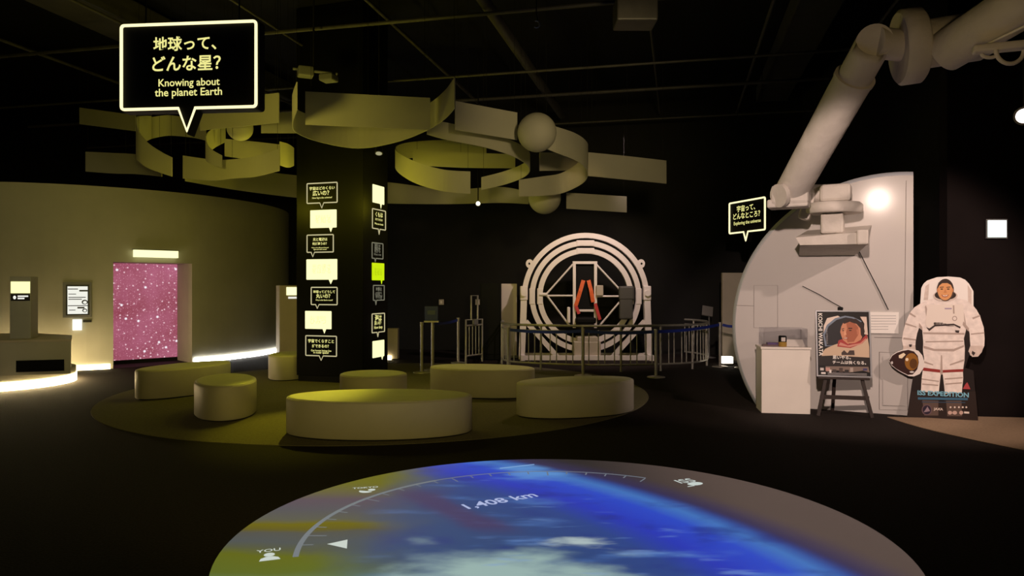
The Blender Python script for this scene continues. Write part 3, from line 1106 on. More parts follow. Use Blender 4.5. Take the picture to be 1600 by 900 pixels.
pl = wall_frame(98, 143)
t = thing('lit_poster', 'framed backlit notice with black lines on the curved grey wall', 'poster', (pl.A.x, pl.A.y, 0), pl.rot)
MB().prism(rect(pl, 98, 441, 143, 496), .0, .045, grey_plastic).build('frame', None, t)
MB().prism(rect(pl, 103, 445, 139.5, 492.5), -.006, .0, screen_dark).build('border', None, t)
mb = MB()
mb.prism(rect(pl, 105.5, 447.5, 137, 490.5), -.009, -.006, screen_glow)
for x0, y0, x1, y1 in ((106, 451, 122, 452.3), (124, 453, 137, 455.5), (107, 464, 134, 465.2), (107, 467, 128, 468.2), (106, 477, 137, 478.2), (121, 479.5, 132, 482), (108, 484, 118, 485), (107, 459, 119, 460)):
    mb.flat(rect(pl, x0, y0, x1, y1), -.0105, screen_dark)
for cx, cy, r in ((132.5, 472, 4.2), (132.5, 485, 3.4)):
    c0, z0 = pl.m(cx, cy)
    rr = r * pl.A.y / F
    mb.flat(ellipse(c0, z0, rr, rr * .9, 18), -.0110, screen_dark)
    mb.flat(ellipse(c0 + rr * .05, z0 - rr * .1, rr * .62, rr * .55, 14), -.0115, screen_glow)
mb.build('notice', None, t)

pl = wall_frame(113, 145)
t = thing('wall_light', 'small white lit box below the framed notice', 'wall light', (pl.A.x, pl.A.y, 0), pl.rot)
MB().prism(rect(pl, 113.5, 499, 128, 516), -.03, .03, white_glow).build('diffuser', None, t)
MB().prism(rect(pl, 129.5, 500, 143, 503.5), .0, .04, screen_dark).build('name_plate', None, t)

pl = wall_frame(208, 276)
t = thing('light_box', 'long warm light box above the pink starfield doorway', 'light box', (pl.A.x, pl.A.y, 0), pl.rot)
x0, z0 = pl.m(208, 402)
x1, z1 = pl.m(276, 391.5)
z0 = pl.m(242, 402.5)[1]
z1 = pl.m(242, 391.5)[1]
MB().prism([(x0, z0), (x1, z0), (x1, z1), (x0, z1)], -.10, .005, glow('door_light', (255, 252, 190), 1.3)).build('diffuser', None, t)
MB().prism([(x0 - .02, z1), (x1 + .02, z1), (x1 + .02, z1 + .02), (x0 - .02, z1 + .02)], -.10, .005, grey_plastic).build('top_cap', None, t)


def arc_strip(label, a0, a1, m=strip_glow):
    mb = MB()
    vs, fs = [], []
    n = 30
    c = dpt((a0 + a1) / 2)
    for i in range(n + 1):
        a = a0 + (a1 - a0) * i / n
        for r, z in ((DR, .001), (DR, .10), (DR + .025, .10), (DR + .025, .001)):
            vs.append(dpt(a, r + .002, z) - c)
    for i in range(n):
        for j in range(4):
            k = i * 4
            fs.append([k + j, k + (j + 1) % 4, k + 4 + (j + 1) % 4, k + 4 + j])
    fs += [[0, 3, 2, 1], [4 * n, 4 * n + 1, 4 * n + 2, 4 * n + 3]]
    o = mb.add(vs, fs, m).build('floor_light_strip', None, loc=c)
    tag(o, label, 'strip light', 'light strips at the foot of the curved wall')


arc_strip('glowing floor strip between the desk and pink doorway', dang(drum(60)), dang(drum(172)))
arc_strip('glowing floor strip right of the pink doorway', dang(drum(303)), dang(drum(303)) + .85, glow('floor_strip_cool', (250, 246, 238), 18.0))

s0 = DL + inn * REC - chord * .5
s1 = DRt + inn * REC
s1 = s1 - chord * .005
cmid = (s0 + s1) / 2
t = thing('projection_screen', 'pink starfield screen inside the doorway of the curved wall', 'screen', (cmid.x, cmid.y, 0), atan2(chord.y, chord.x))
w = (s1 - s0).length
MB().box((0, .015, (DOORH + .12) / 2), (w, .03, DOORH - .04)).build('screen_surface', star_material(), t)
MB().box((0, .015, .04), (w, .04, .08)).build('foot_rail', black_paint, t)

# kiosk and low panels behind the pillar
t = thing('information_kiosk', 'beige kiosk with small lit screen just left of the black pillar', 'kiosk', (-5.02, 16.2, 0), radians(28))
MB().box((0, 0, .83), (.44, .4, 1.66), bevel=.01).build('housing', beige_panel, t)
MB().box((.06, -.203, 1.53), (.26, .008, .18)).build('screen', glow('kiosk_screen_far', (255, 255, 190), 1.3), t)
MB().box((.06, -.203, 1.385), (.18, .008, .04)).build('label_plate', screen_glow, t)
t = thing('low_partition', 'low beige panel just right of the black pillar foot', 'partition', (-2.66, 16.2, 0), 0)
MB().box((0, 0, .36), (.24, .2, .68), bevel=.01).build('panel', beige_panel, t)
MB().box((-.1, -.12, .05), (.16, .05, .09)).build('foot_light', strip_glow, t)

# ------------------------------------------------------------------ the gyroscope ride
S = 16.3 / F
gx0 = (914.5 - 800) / F * 16.3
t = thing('gyroscope_ride', 'white three-ring human gyroscope with black seat and orange harness', 'gyroscope', (gx0, 16.3, 0))
gp = lambda px, py, y=0: Vector(((px - 914.5) * S, y, CH + (450 - py) * S))


def ring_pts(R_px, a0=0, a1=2 * pi, n=72, cy=463):
    full = abs(a1 - a0 - 2 * pi) < 1e-6
    return [Vector((R_px * S * cos(a0 + (a1 - a0) * i / n), 0, CH + (450 - cy) * S + R_px * S * sin(a0 + (a1 - a0) * i / n))) for i in range(n if full else n + 1)]


YU = Vector((0, 1, 0))
MB().tube(ring_pts(95, radians(-1), radians(181), 48), 0, None, rect=(.115, .10), up=YU).build('outer_arch', gyro_white, t)
for s in (-1, 1):
    MB().tube([gp(914.5 + s * 96, 468), gp(914.5 + s * 97, 500), gp(914.5 + s * 99.5, 563.0)], 0, None, rect=(.14, .16), up=YU).build('leg', gyro_white, t)
    mb = MB().box(gp(914.5 + s * 96, 458), (.17, .2, .32), bevel=.02)
    mb.tube([gp(914.5 + s * 96, 458, -.14), gp(914.5 + s * 96, 458, .14)], .07, n=16)
    mb.build('bearing_block', gyro_white, t)
    mb = MB()
    pts = ellipse(*[gp(914.5 + s * 87, 412)[0], gp(914.5 + s * 87, 412)[2]], .085, .10, 16)
    mb.prism(pts, -.03, .03, gyro_white)
    mb.prism(ellipse(gp(914.5 + s * 87.5, 412)[0], gp(914.5 + s * 87.5, 412)[2], .022, .026, 12), -.034, -.03, seat_black)
    mb.build('lifting_lug', None, t)
    MB().tube([gp(914.5 + s * 93, 502, .0), gp(914.5 + s * 42, 559, .0)], 0, None, rect=(.11, .11), up=YU).build('brace', gyro_white, t)
for nm, Ro in (('middle_ring', 83.0), ('inner_ring', 70.8)):
    o = MB().tube(ring_pts(Ro, n=80), 0, None, closed=True, rect=(.115, .09), up=YU).build(nm, gyro_white, t)
    for a in (0, pi / 2, pi):
        cpt = Vector((Ro * S * cos(a), 0, CH - 13 * S + Ro * S * sin(a)))
        big = (.128, .11, .36) if abs(cos(a)) > .5 else (.40, .11, .128)
        MB().box(cpt, big, bevel=.012).build('joint_plate', gyro_white, o)
fr = MB()
for x in (897, 930):
    fr.tube([gp(x, 409, -.05), gp(x, 512, -.05)], 0, rect=(.065, .065), up=YU)
fr.tube([gp(894.5, 410.5, -.05), gp(932.5, 410.5, -.05)], 0, rect=(.06, .06), up=YU)
fr.tube([gp(897, 485, -.05), gp(930, 485, -.05)], 0, rect=(.05, .05), up=YU)
for a, b in (((895, 413), (853, 460)), ((853, 460), (889, 508)), ((853, 462), (895, 462)), ((931, 413), (975, 460)), ((975, 463), (937, 508)), ((932, 463), (975, 463))):
    fr.tube([gp(*a, -.05), gp(*b, -.05)], .022, n=10)
fr.tube([gp(843, 460, -.04), gp(855, 460, -.05)], .04, n=12)
fr.tube([gp(975, 460, -.05), gp(986, 460, -.04)], .04, n=12)
fr.build('seat_frame', gyro_white, t)
mb = MB()
mb.box((gp(913.5, 450)[0], .03, gp(0, 450)[2]), (.44, .12, 1.05), bevel=.04)
mb.box((gp(913.5, 500)[0], -.14, gp(0, 500)[2]), (.44, .42, .14), bevel=.04)
mb.build('seat', seat_black, t)
for pts in ([(911, 438), (906, 455), (899, 478)], [(919, 438), (923, 455), (926, 472)]):
    h = MB().tube([gp(*pts[0], -.07), gp(*pts[1], -.10), gp(*pts[2], -.09)], 0, rect=(.085, .03), up=YU)
    h.build('shoulder_strap', orange_belt, t)
MB().tube([gp(899, 478, -.10), gp(904, 490, -.14)], 0, rect=(.07, .03), up=YU).build('lap_strap', red_belt, t)
MB().tube([gp(929, 474, -.12), gp(936, 499, -.16)], 0, rect=(.07, .03), up=YU).build('lap_strap', red_belt, t)
MB().box(gp(936, 454, -.10), (.16, .10, .24), bevel=.02).build('control_box', beige_panel, t)
mb = MB().box(gp(977.5, 458, -.07), (.34, .2, .32), bevel=.04)
mb.box(gp(977, 481, -.07), (.30, .18, .50), bevel=.03)
mb.build('counterweight', mat('counterweight_grey', (.07, .068, .06), .6), t)
mb = MB().box(gp(888, 492, -.08), (.07, .1, .36), bevel=.02)
mb.build('arm_pad', gyro_white, t)
mb = MB().box(gp(916, 545, -.02), (.60, .5, .38), bevel=.03)
mb.box(gp(916, 529, -.06), (.46, .4, .12), bevel=.02)
mb.build('drive_unit', beige_panel, t)
mb = MB()
for y in (-.32, .32):
    mb.tube([gp(812, 557.0, y), gp(1017, 557.0, y)], 0, rect=(.10, .10), up=YU)
for x in (816, 1013):
    mb.tube([gp(x, 557.0, -.42), gp(x, 557.0, .42)], 0, rect=(.12, .10), up=Vector((1, 0, 0)))
mb.build('base_frame', gyro_white, t)

# curved railing round the ride
rail_pts = [(786, 16.0), (784, 15.3), (788, 14.7), (806, 14.3), (850, 14.0), (900, 13.8), (950, 13.75), (1000, 13.8), (1045, 13.95), (1082, 14.2), (1100, 14.6), (1106, 15.1), (1103, 15.7), (1090, 16.2), (1070, 16.6)]
rw = [Vector(((px - 800) / F * d, d, 0)) for px, d in rail_pts]
path = spline(rw, 10)
t = thing('railing', 'curved grey metal railing standing round the gyroscope ride', 'railing', (2.0, 14.0, 0.007))
off = Vector((2.0, 14.0, 0))
RZ = .87
for z, nm, r in ((RZ, 'top_rail', .024), (RZ - .10, 'middle_rail', .014), (.13, 'bottom_rail', .02)):
    MB().tube([p - off + Vector((0, 0, z)) for p in path], r, n=8).build(nm, steel, t)
acc, nxt, k = 0, 0, 0
for i in range(1, len(path)):
    acc += (path[i] - path[i - 1]).length
    if acc >= nxt:
        p = path[i] - off
        if k % 5 == 0:
            MB().tube([p, p + Vector((0, 0, RZ))], .022, n=8).build('post', steel, t)
        else:
            MB().tube([p + Vector((0, 0, .13)), p + Vector((0, 0, RZ - .1))], .011, n=6).build('baluster', steel, t)
        k += 1
        nxt += .155

# short railing panel with tall loop, left of the ride
gpn = Plane(728, 15.2, 749, 15.6)
t = thing('railing', 'short railing panel with tall looped handle left of dark cabinet', 'railing', (gpn.A.x, gpn.A.y, .007), gpn.rot)
w = gpn.w + .1
mb = MB().tube([(0, 0, 0), (0, 0, .92), (w, 0, .92), (w, 0, 0)], .022, n=8)
mb.build('frame', steel, t)
MB().tube([(0, 0, .16), (w, 0, .16)], .018, n=8).build('bottom_rail', steel, t)
MB().tube([(0, 0, .80), (w, 0, .80)], .018, n=8).build('middle_rail', steel, t)
for i in range(1, 5):
    MB().tube([(w * i / 5, 0, .16), (w * i / 5, 0, .8)], .010, n=6).build('baluster', steel, t)
MB().tube([(w * .32, 0, .92), (w * .32, 0, 1.43), (w * .72, 0, 1.43), (w * .72, 0, .92)], .02, n=8).build('loop_handle', steel, t)
MB().box((w * .5, -.03, .87), (.16, .05, .12), bevel=.01).build('latch_box', grey_plastic, t)

t = thing('equipment_cabinet', 'tall black cabinet left of the gyroscope ride', 'cabinet', P(766, 565, 16.0).xy.to_3d())
MB().box((0, .2, .86), (.46, .4, 1.70), bevel=.01).build('housing', mat('cabinet_black', (.006, .0065, .006), .6, spec=.1), t)
MB().box((0, -.004, .9), (.40, .012, 1.52), bevel=.004).build('door', mat('cabinet_door', (.007, .0075, .007), .6, spec=.1), t)
t = thing('white_panel', 'upright white panel beside the left foot of the gyroscope', 'panel', P(795.5, 565, 16.65).xy.to_3d())
MB().box((0, .1, .86), (.36, .06, 1.68), bevel=.01).build('board', mat('panel_white', (.62, .56, .50), .5), t)
MB().box((0, .1, .02), (.40, .3, .04)).build('foot', grey_plastic, t)

# ------------------------------------------------------------------ belt posts
def stanchion(label, px, d, h=.95):
    x = (px - 800) / F * d
    t = thing('stanchion', label, 'barrier post', (x, d, .007), 0, 'grey belt barrier posts before the gyroscope ride')
    MB().ell(.16, .16, [(0, 0), (0, .01), (.06, .022), (.13, .03)], n=28).build('base', steel, t)
    MB().tube([(0, 0, .02), (0, 0, h - .06)], .028, n=14).build('post', steel, t)
    MB().tube([(0, 0, h - .06), (0, 0, h)], .034, n=14).build('head', steel, t)
    return Vector((x, d, h - .04))


s1 = stanchion('leftmost belt post, beside the blue notice stand', 659, 13.6)
s2 = stanchion('belt post with the blue belt end, near the looped railing', 716, 15.4, .96)
s3 = stanchion('belt post before the white panel, left end of long belt', 794, 13.5, .86)
s4 = stanchion('belt post before the middle of the gyroscope ride', 911, 13.1, .86)
s5 = stanchion('belt post right of the gyroscope ride', 1025, 12.9, .86)
s6 = stanchion('rightmost belt post, near the white module edge', 1125, 14.6, .9)


def belt(label, a, b):
    c = (a + b) / 2
    pts = []
    for i in range(9):
        k = i / 8
        p = a.lerp(b, k)
        p.z -= .03 * 4 * k * (1 - k)
        pts.append(p - c)
    o = MB().tube(pts, 0, blue_belt, rect=(.006, .055), up=Vector((0, 0, 1)), caps=True).build('barrier_belt', None, loc=c)
    # build the band upright: width is across, height along up
    tag(o, label, 'barrier belt', 'blue belts between the posts')


e = lambda a, b, r=.036: (a + (b - a).normalized() * r, b - (b - a).normalized() * r)
kx = Vector(((676 - 800) / F * 14.0, 14.0, .92))
belt('short blue belt from notice stand to second post', *e(kx, s2, .05))
belt('blue belt left of the middle post, before the ride', *e(s3, s4))
belt('blue belt between middle post and post right of ride', *e(s4, s5))
belt('blue belt between the two rightmost posts', *e(s5, s6))
s7 = Vector(((1160 - 800) / F * 14.4, 14.4, s6.z))
belt('blue belt running behind the white module edge', *e(s6, s7, .05))
stanchion('belt post hidden behind the left edge of the white module', 1160.5, 14.4, .9)

t = thing('notice_stand', 'navy notice board on a grey post at left of the belts', 'notice stand', (kx.x, 14.0, .007))
MB().ell(.17, .17, [(0, 0), (0, .012), (.12, .03)], n=28).build('base', steel, t)
MB().tube([(0, 0, .02), (0, 0, .96)], .03, n=12).build('post', steel, t)
MB().box((-.02, -.03, 1.10), (.26, .04, .28), bevel=.01).build('board', navy_panel, t)
MB().box((-.02, -.03, .945), (.28, .08, .03)).build('ledge', steel, t)
MB().box((-.02, -.053, 1.12), (.15, .004, .08)).build('printed_label', mat('pale_blue_print', (.08, .1, .2), .6), t)

t = thing('reading_desk', 'small tilted reading board on a thin post right of railing', 'reading board', (P(1108, 560, 16.6).x, 16.6, 0))
MB().ell(.15, .15, [(0, 0), (0, .012), (.1, .03)], n=24).build('base', grey_plastic, t)
MB().tube([(0, 0, .02), (0, 0, 1.0)], .018, n=8).build('post', grey_plastic, t)
MB().box((-.05, -.04, 1.07), (.24, .03, .26), rot=Matrix.Rotation(radians(-35), 3, 'X') @ Matrix.Rotation(radians(12), 3, 'Y')).build('board', mat('board_grey', (.16, .15, .14), .5), t)

for px, lab in ((690, 'small white wall switch above the blue belt'), (747, 'small white wall switch beside the tall railing loop')):
    x = (px - 800) / F * BW(-2)
    y = BW(x)
    x = (px - 800) / F * y
    z = CH + (450 - 472) / F * y
    t = thing('wall_switch', lab, 'switch', (x, y - .012, z - .07), radians(-11))
    MB().box((0, -.015, .07), (.13, .03, .14), bevel=.006).build('plate', beige_panel, t)
    MB().box((0, -.034, .07), (.05, .012, .07), bevel=.003).build('rocker', white_paint, t)

t = thing('partition_panel', 'tall beige panel behind the left edge of the white module', 'partition', (4.82, 15.6, 0))
MB().box((0, .05, .97), (.56, .1, 1.92), bevel=.01).build('board', beige_panel, t)
MB().box((.14, -.01, 1.63), (.10, .02, .14)).build('lit_label', glow('lit_label_far', (255, 245, 190), .9), t)
MB().box((0, .05, .02), (.6, .3, .04)).build('foot', grey_plastic, t)
t = thing('floor_light', 'small white floor light at the left edge of the module', 'floor light', (P(1136, 572, 15.0).x, 15.0, 0))
MB().box((0, 0, .02), (.24, .14, .04)).build('base', grey_plastic, t)
MB().box((0, 0, .11), (.22, .12, .14), bevel=.01).build('diffuser', glow('floor_lamp_white', (255, 240, 215), 4.5), t)

# ------------------------------------------------------------------ white space-station module
u = Vector((.888, -.459, 0)).normalized()
MPl = Plane.__new__(Plane)
MPl.A = Vector((3.30, 9.93, 0))
MPl.u = u
MPl.rot = atan2(u.y, u.x)
MR, MS, MZ, MX = 2.0, 1.725, 1.07, 1.934


def disc_cut(r, inset=0.0, zmin=.0, n=60):
    """outline of the disc cut by the floor and by the straight right edge"""
    a0 = math.acos(max(-1, min(1, (MX - MS) / r)))
    a1 = pi + math.asin(min(1, (MZ - zmin) / r))
    pts = [(MS + r * cos(a0 + (a1 - a0) * i / n), MZ + r * sin(a0 + (a1 - a0) * i / n)) for i in range(n + 1)]
    return pts + [(MX, zmin)]


t = thing('station_module', 'huge white round space-station module end with cut right side', 'space module', (MPl.A.x, MPl.A.y, 0), MPl.rot)
MB().prism(disc_cut(MR - .05), .0, .06, shell_white).build('end_wall', None, t)
mb = MB()
outer, inner = disc_cut(MR)[:-1], disc_cut(MR - .05)[:-1]
vs, fs = [], []
n = len(outer)
for p, q in zip(outer, inner):
    vs += [(q[0], -.004, q[1]), (p[0], .04, p[1]), (p[0], .16, p[1]), (q[0], .16, q[1])]
for i in range(n - 1):
    for j in range(3):
        k = i * 4
        fs.append([k + j, k + 4 + j, k + 4 + j + 1, k + j + 1])
mb.add(vs, fs, rim_mat, True)
mb.build('rim', None, t)
mb = MB()
rr = [disc_cut(MR - .02)[:-1]]
vs, fs = [], []
for p in rr[0]:
    vs += [(p[0], .16, p[1]), (p[0], 1.7, p[1])]
for i in range(n - 1):
    fs.append([2 * i, 2 * i + 2, 2 * i + 3, 2 * i + 1])
mb.add(vs, fs, shell_white, True)
mb.build('hull', None, t)
MB().box((MX - .006, .9, 1.53), (.012, 1.68, 3.03)).build('side_panel', shell_white, t)


def seam(pts, closed=False, r=.004, m=seam_mat, nm='panel_seam', y=-.001):
    q = [MPl.m(*p) for p in pts]
    MB().tube([(x, y, z) for x, z in q], r, m, n=5, closed=closed).build(nm, None, t)


seam([(1374, 550), (1418, 551), (1418, 641), (1374, 640)], True)
seam([(1366, 527), (1424, 528)])
seam([(1178, 446), (1215, 446), (1215, 512), (1178, 512)], True, .003)
seam([(1416, 282), (1413, 520)], False, .003)
seam([(1150, 477), (1178, 478)], False, .003)
seam([(1340, 388), (1356, 420), (1374, 455), (1388, 484)], False, .006, seat_black, 'cable', -.012)
seam([(1254, 447), (1280, 460), (1300, 472), (1318, 482)], False, .005, seat_black, 'cable', -.012)
# raised hatch plate, low right
q = MPl.poly([(1380, 556), (1413, 557), (1413, 634), (1380, 633)])
MB().prism(q, -.012, .0, shell_white).build('hatch_plate', None, t)

pl = LocalPlane(MPl.A + Vector((-.459, -.888, 0)) * .022, u)
t = thing('caption_plate', 'white caption plate with small print on the module wall', 'caption plate', (pl.A.x, pl.A.y, 0), pl.rot)
MB().prism(pl.poly([(1357, 487.5), (1404.5, 488), (1404, 521.5), (1357, 520.5)]), .0, .018, mat('paper_white', (.93, .88, .84), .6)).build('plate', None, t)
mb = MB()
for i in range(6):
    y = 493 + i * 4.2
    x1 = 1400 if i < 4 else 1388
    mb.flat(pl.poly([(1361, y), (x1, y), (x1, y + .9), (1361, y + .9)]), -.001, mat('print_grey', (.45, .42, .42), .7))
mb.build('small_print', None, t)

# ------------------------------------------------------------------ robot arm
t = thing('robot_arm', 'white cloth-wrapped robot arm reaching from module up to the ceiling', 'robot arm', (4.3, 9.0, 2.0))
O = Vector((4.3, 9.0, 2.0))
A_ = lambda px, py, d: P(px, py, d) - O
# bracket on the module: wedge shelf, post, turntable, shoulder
Rm = Matrix.Rotation(MPl.rot, 3, 'Z')


def on_mod(px, py, out):
    """point standing `out` metres off the module wall"""
    pl_ = LocalPlane(MPl.A + Vector((-.459, -.888, 0)) * out, u)
    k, z = pl_.m(px, py)
    p = pl_.A + u * k
    return Vector((p.x, p.y, z)) - O


fr4 = [on_mod(1243, 371, .62), on_mod(1356, 362, .62), on_mod(1356, 381, .62), on_mod(1250, 383, .62)]
bk4 = [on_mod(1262, 360, .005), on_mod(1362, 352, .005), on_mod(1336, 399, .005), on_mod(1248, 400, .005)]
MB().add(fr4 + bk4, [[0, 3, 2, 1], [4, 5, 6, 7], [0, 1, 5, 4], [1, 2, 6, 5], [2, 3, 7, 6], [3, 0, 4, 7]]).build('wall_bracket', cloth_white, t)
mb = MB().box(on_mod(1348, 371, .60), (.13, .18, .18), rot=Rm, bevel=.02)
mb.build('bracket_block', cloth_white, t)
MB().box(on_mod(1301, 350, .42), (.26, .30, .25), rot=Rm, bevel=.025).build('post', cloth_white, t)
c = on_mod(1303, 325, .42)
MB().ell(.34, .30, [(.02, -.07), (0, -.05), (0, .03), (.03, .06)], n=40, cx=0, cy=0).build('turntable', cloth_white, t, loc=c)
MB().box(on_mod(1306, 303, .42), (.36, .34, .22), rot=Rm, bevel=.04).build('shoulder_block', cloth_white, t)
MB().tube([on_mod(1290, 303, .42), on_mod(1256, 303, .42)], .12, n=20).build('shoulder_link', cloth_white, t)
c = on_mod(1262, 322, .45)
MB().box(c, (.14, .2, .36), rot=Rm @ Matrix.Rotation(radians(14), 3, 'Y'), bevel=.03).build('shoulder_plate', cloth_white, t)
lo = A_(1236, 300, 8.75)
MB().box(A_(1236, 306, 8.75), (.42, .36, .24), rot=Rm, bevel=.04).build('elbow_housing', cloth_white, t)
MB().box(A_(1232, 319, 8.75), (.46, .30, .10), rot=Rm, bevel=.02).build('elbow_tray', cloth_white, t)
MB().tube([A_(1222, 305, 8.62), A_(1216, 306, 8.60)], .14, n=20).build('elbow_cap', cloth_white, t)
hi = A_(1366, 66, 7.05)
ax = (hi - lo)
mid = lo + ax * .80
MB().tube([lo, mid], [.19, .195], cloth_white, n=32).build('lower_boom', None, t)
MB().tube([mid - ax * .012, mid + ax * .008], .205, n=32).build('boom_collar', cloth_white, t)
tip = hi + Vector((-.42, -.89, -.18)).normalized() * .05
MB().tube([mid, lo + ax * .93, hi, tip], [.172, .17, .17, .166], n=32).build('boom_head', cloth_white, t)
# elbow joint towards the right
jc = A_(1421, 73, 7.15)
jx = Vector((1, -.22, .10)).normalized()
MB().tube([hi, jc], .15, n=20).build('joint_shaft', cloth_white, t)
MB().tube([jc - jx * .105, jc - jx * .08, jc + jx * .08, jc + jx * .105], [.335, .365, .365, .335], n=40).build('joint_collar', cloth_white, t)
MB().tube([jc + jx * .1, jc + jx * .62, jc + jx * .80], [.235, .235, .15], n=28).build('joint_barrel', cloth_white, t)
b0 = A_(1478, 80, 6.9)
b1 = A_(1700, -58, 5.7)
b2 = b0 + (b1 - b0) * 1.0
MB().tube([b0, b2], [.20, .22], n=32).build('upper_boom', cloth_white, t)
# ceiling hanger that carries the arm's upper end (outside the frame) 
MB().tube([b2, Vector((b2.x, b2.y, CEIL - O.z))], .05, n=12).build('ceiling_hanger', grey_plastic, t)
hr0, hr1 = A_(1530, 76, 6.35), A_(1640, 22, 5.7)
MB().tube([A_(1524, 80, 6.4), A_(1526, 72, 6.4), A_(1536, 72, 6.35), hr1], .012, n=8).build('handrail', white_paint, t)
MB().box(A_(1585, 72, 6.2), (.62, .12, .07), rot=radians(-20), bevel=.02).build('cable_tray', cloth_white, t)
MB().tube([A_(1578 + 22 * cos(a), 78 + 24 * sin(a) * .9, 6.2) for a in [pi * i / 14 for i in range(15)]], .018, n=8).build('cable_loop', cloth_white, t)
MB().tube([A_(1546 + 12 * cos(a), 84 + 6 * sin(a), 6.25) for a in [pi * i / 10 for i in range(11)]], .016, n=8).build('cable_loop', cloth_white, t)

# ------------------------------------------------------------------ display plinth with acrylic case
pp = Plane(1190, 9.27, 1266, 9.17)
t = thing('display_plinth', 'white display plinth with clear case beside the poster easel', 'plinth', (pp.A.x, pp.A.y, 0), pp.rot)
pw, pd, ph = pp.w, .42, .845
sk = 0.0
mb = MB().zprism([(0, 0), (pw, 0), (pw + sk * .2, pd), (sk * .5, pd)], .0, ph - .03)
mb.build('body', white_paint, t)
MB().zprism([(-.012, -.012), (pw + .012, -.012), (pw + .03, pd), (sk * .5 - .012, pd)], ph - .026, ph).build('top', white_paint, t)


def glass_mat():
    m = bpy.data.materials.new('clear_acrylic')
    m.use_nodes = True
    nt = m.node_tree
    nt.nodes.remove(nt.nodes['Principled BSDF'])
    tr, gl, mx = (nt.nodes.new('ShaderNode' + k) for k in ('BsdfTransparent', 'BsdfGlossy', 'MixShader'))
    tr.inputs[0].default_value = (.95, .95, .96, 1)
    gl.inputs['Roughness'].default_value = .04
    mx.inputs[0].default_value = .05
    nt.links.new(tr.outputs[0], mx.inputs[1])
    nt.links.new(gl.outputs[0], mx.inputs[2])
    nt.links.new(mx.outputs[0], nt.nodes['Material Output'].inputs[0])
    return m


acry = glass_mat()
ch_ = .235
mb = MB()
cx0, cx1, cy0, cy1 = .03, pw - .03, .02, pd - .04
for c, s in (((cx0, (cy0 + cy1) / 2), (.005, cy1 - cy0)), ((cx1, (cy0 + cy1) / 2), (.005, cy1 - cy0)), (((cx0 + cx1) / 2, cy0), (cx1 - cx0, .005)), (((cx0 + cx1) / 2, cy1), (cx1 - cx0, .005))):
    mb.box((c[0], c[1], ph + ch_ / 2), (s[0], s[1], ch_))
mb.box(((cx0 + cx1) / 2, (cy0 + cy1) / 2, ph + ch_), (cx1 - cx0 + .005, cy1 - cy0 + .005, .005))
mb.build('acrylic_case', acry, t)
wp = lambda x, y, z: Matrix.Translation((pp.A.x, pp.A.y, 0)) @ Matrix.Rotation(pp.rot, 4, 'Z') @ Vector((x, y, z))
t = thing('model_jar', 'small jar with dark lid and amber base inside the case', 'jar', wp(.275, .10, ph + .001), pp.rot)
MB().ell(.052, .052, [(.004, 0), (0, .006), (0, .06)], n=24).build('base', mat('amber_base', (.45, .27, .05), .35), t)
MB().ell(.05, .05, [(0, .06), (0, .13), (.01, .14)], n=24).build('lid', seat_black, t)
MB().box((0, -.049, .095), (.05, .008, .05)).build('paper_label', white_paint, t)
t = thing('exhibit_book', 'purple and brown booklets lying left inside the case', 'booklet', wp(.135, .16, ph), pp.rot)
MB().box((0, 0, .012), (.20, .14, .022)).build('lower_booklet', mat('brown_cover', (.16, .10, .10), .5), t)
MB().box((.03, 0, .035), (.14, .12, .022)).build('upper_booklet', mat('purple_cover', (.12, .07, .20), .5), t)
t = thing('exhibit_card', 'white folded card standing right inside the case', 'card', wp(.44, .14, ph + .001), pp.rot)
MB().add([(-.12, 0, 0), (.12, 0, 0), (.10, .06, .085), (-.10, .06, .085), (-.12, .15, 0), (.12, .15, 0)], [[0, 1, 2, 3], [3, 2, 5, 4], [0, 3, 4], [1, 5, 2], [0, 4, 5, 1]]).build('card', white_paint, t)

# ------------------------------------------------------------------ easel and poster
ec = P(1317.5, 648, 9.02)
er = radians(-14)
t = thing('easel', 'dark wooden three-legged easel standing under the astronaut poster', 'easel', (ec.x, ec.y, 0), er)
Ew = 9.0 / F
for s, xt, xb in ((-1, -24, -37), (1, 26, 41)):
    MB().tube([(xb * Ew, -.02, .0), (xt * Ew, .02, .52), (xt * .55 * Ew, .14, 1.30)], 0, dark_wood, rect=(.038, .038), up=Vector((0, 1, 0))).build('leg', None, t)
MB().tube([(-8 * Ew, .36, 0), (-.02, .16, 1.30)], 0, dark_wood, rect=(.038, .038), up=Vector((0, 1, 0))).build('leg', None, t)
MB().tube([(-33 * Ew, -.006, .235), (37 * Ew, -.006, .235)], 0, dark_wood, rect=(.02, .05), up=Vector((0, 0, 1))).build('cross_bar', None, t)
MB().box((0, .015, .475), (.60, .09, .03), bevel=.006).build('shelf', dark_wood, t)
MB().box((-.01, .135, 1.335), (.06, .04, .05), bevel=.01).build('top_clip', seat_black, t)

PW, PH = .635, .83
t = thing('poster', 'framed dark poster of an astronaut looking left on the easel', 'poster', (0, 0, 0))
M_ = Matrix.Translation((ec.x, ec.y, 0)) @ Matrix.Rotation(er, 4, 'Z') @ Matrix.Translation((.005, -.022, .492)) @ Matrix.Rotation(radians(-7), 4, 'X')
t.matrix_world = M_
mb = MB()
fw = .016
for x0, z0, x1, z1 in ((-PW / 2, 0, PW / 2, fw), (-PW / 2, PH - fw, PW / 2, PH), (-PW / 2, fw, -PW / 2 + fw, PH - fw), (PW / 2 - fw, fw, PW / 2, PH - fw)):
    mb.prism([(x0, z0), (x1, z0), (x1, z1), (x0, z1)], -.012, .012)
mb.build('frame', mat('silver_frame', (.42, .42, .44), .35, .5), t)
C_ = lambda n, c, r=.5: mat('print_' + n, lin(c), r, spec=.3)
ink = C_('black', (22, 18, 18))
pmap = lambda x, y: ((x - 352) / 605 * PW, (820 - y) / 770 * PH)
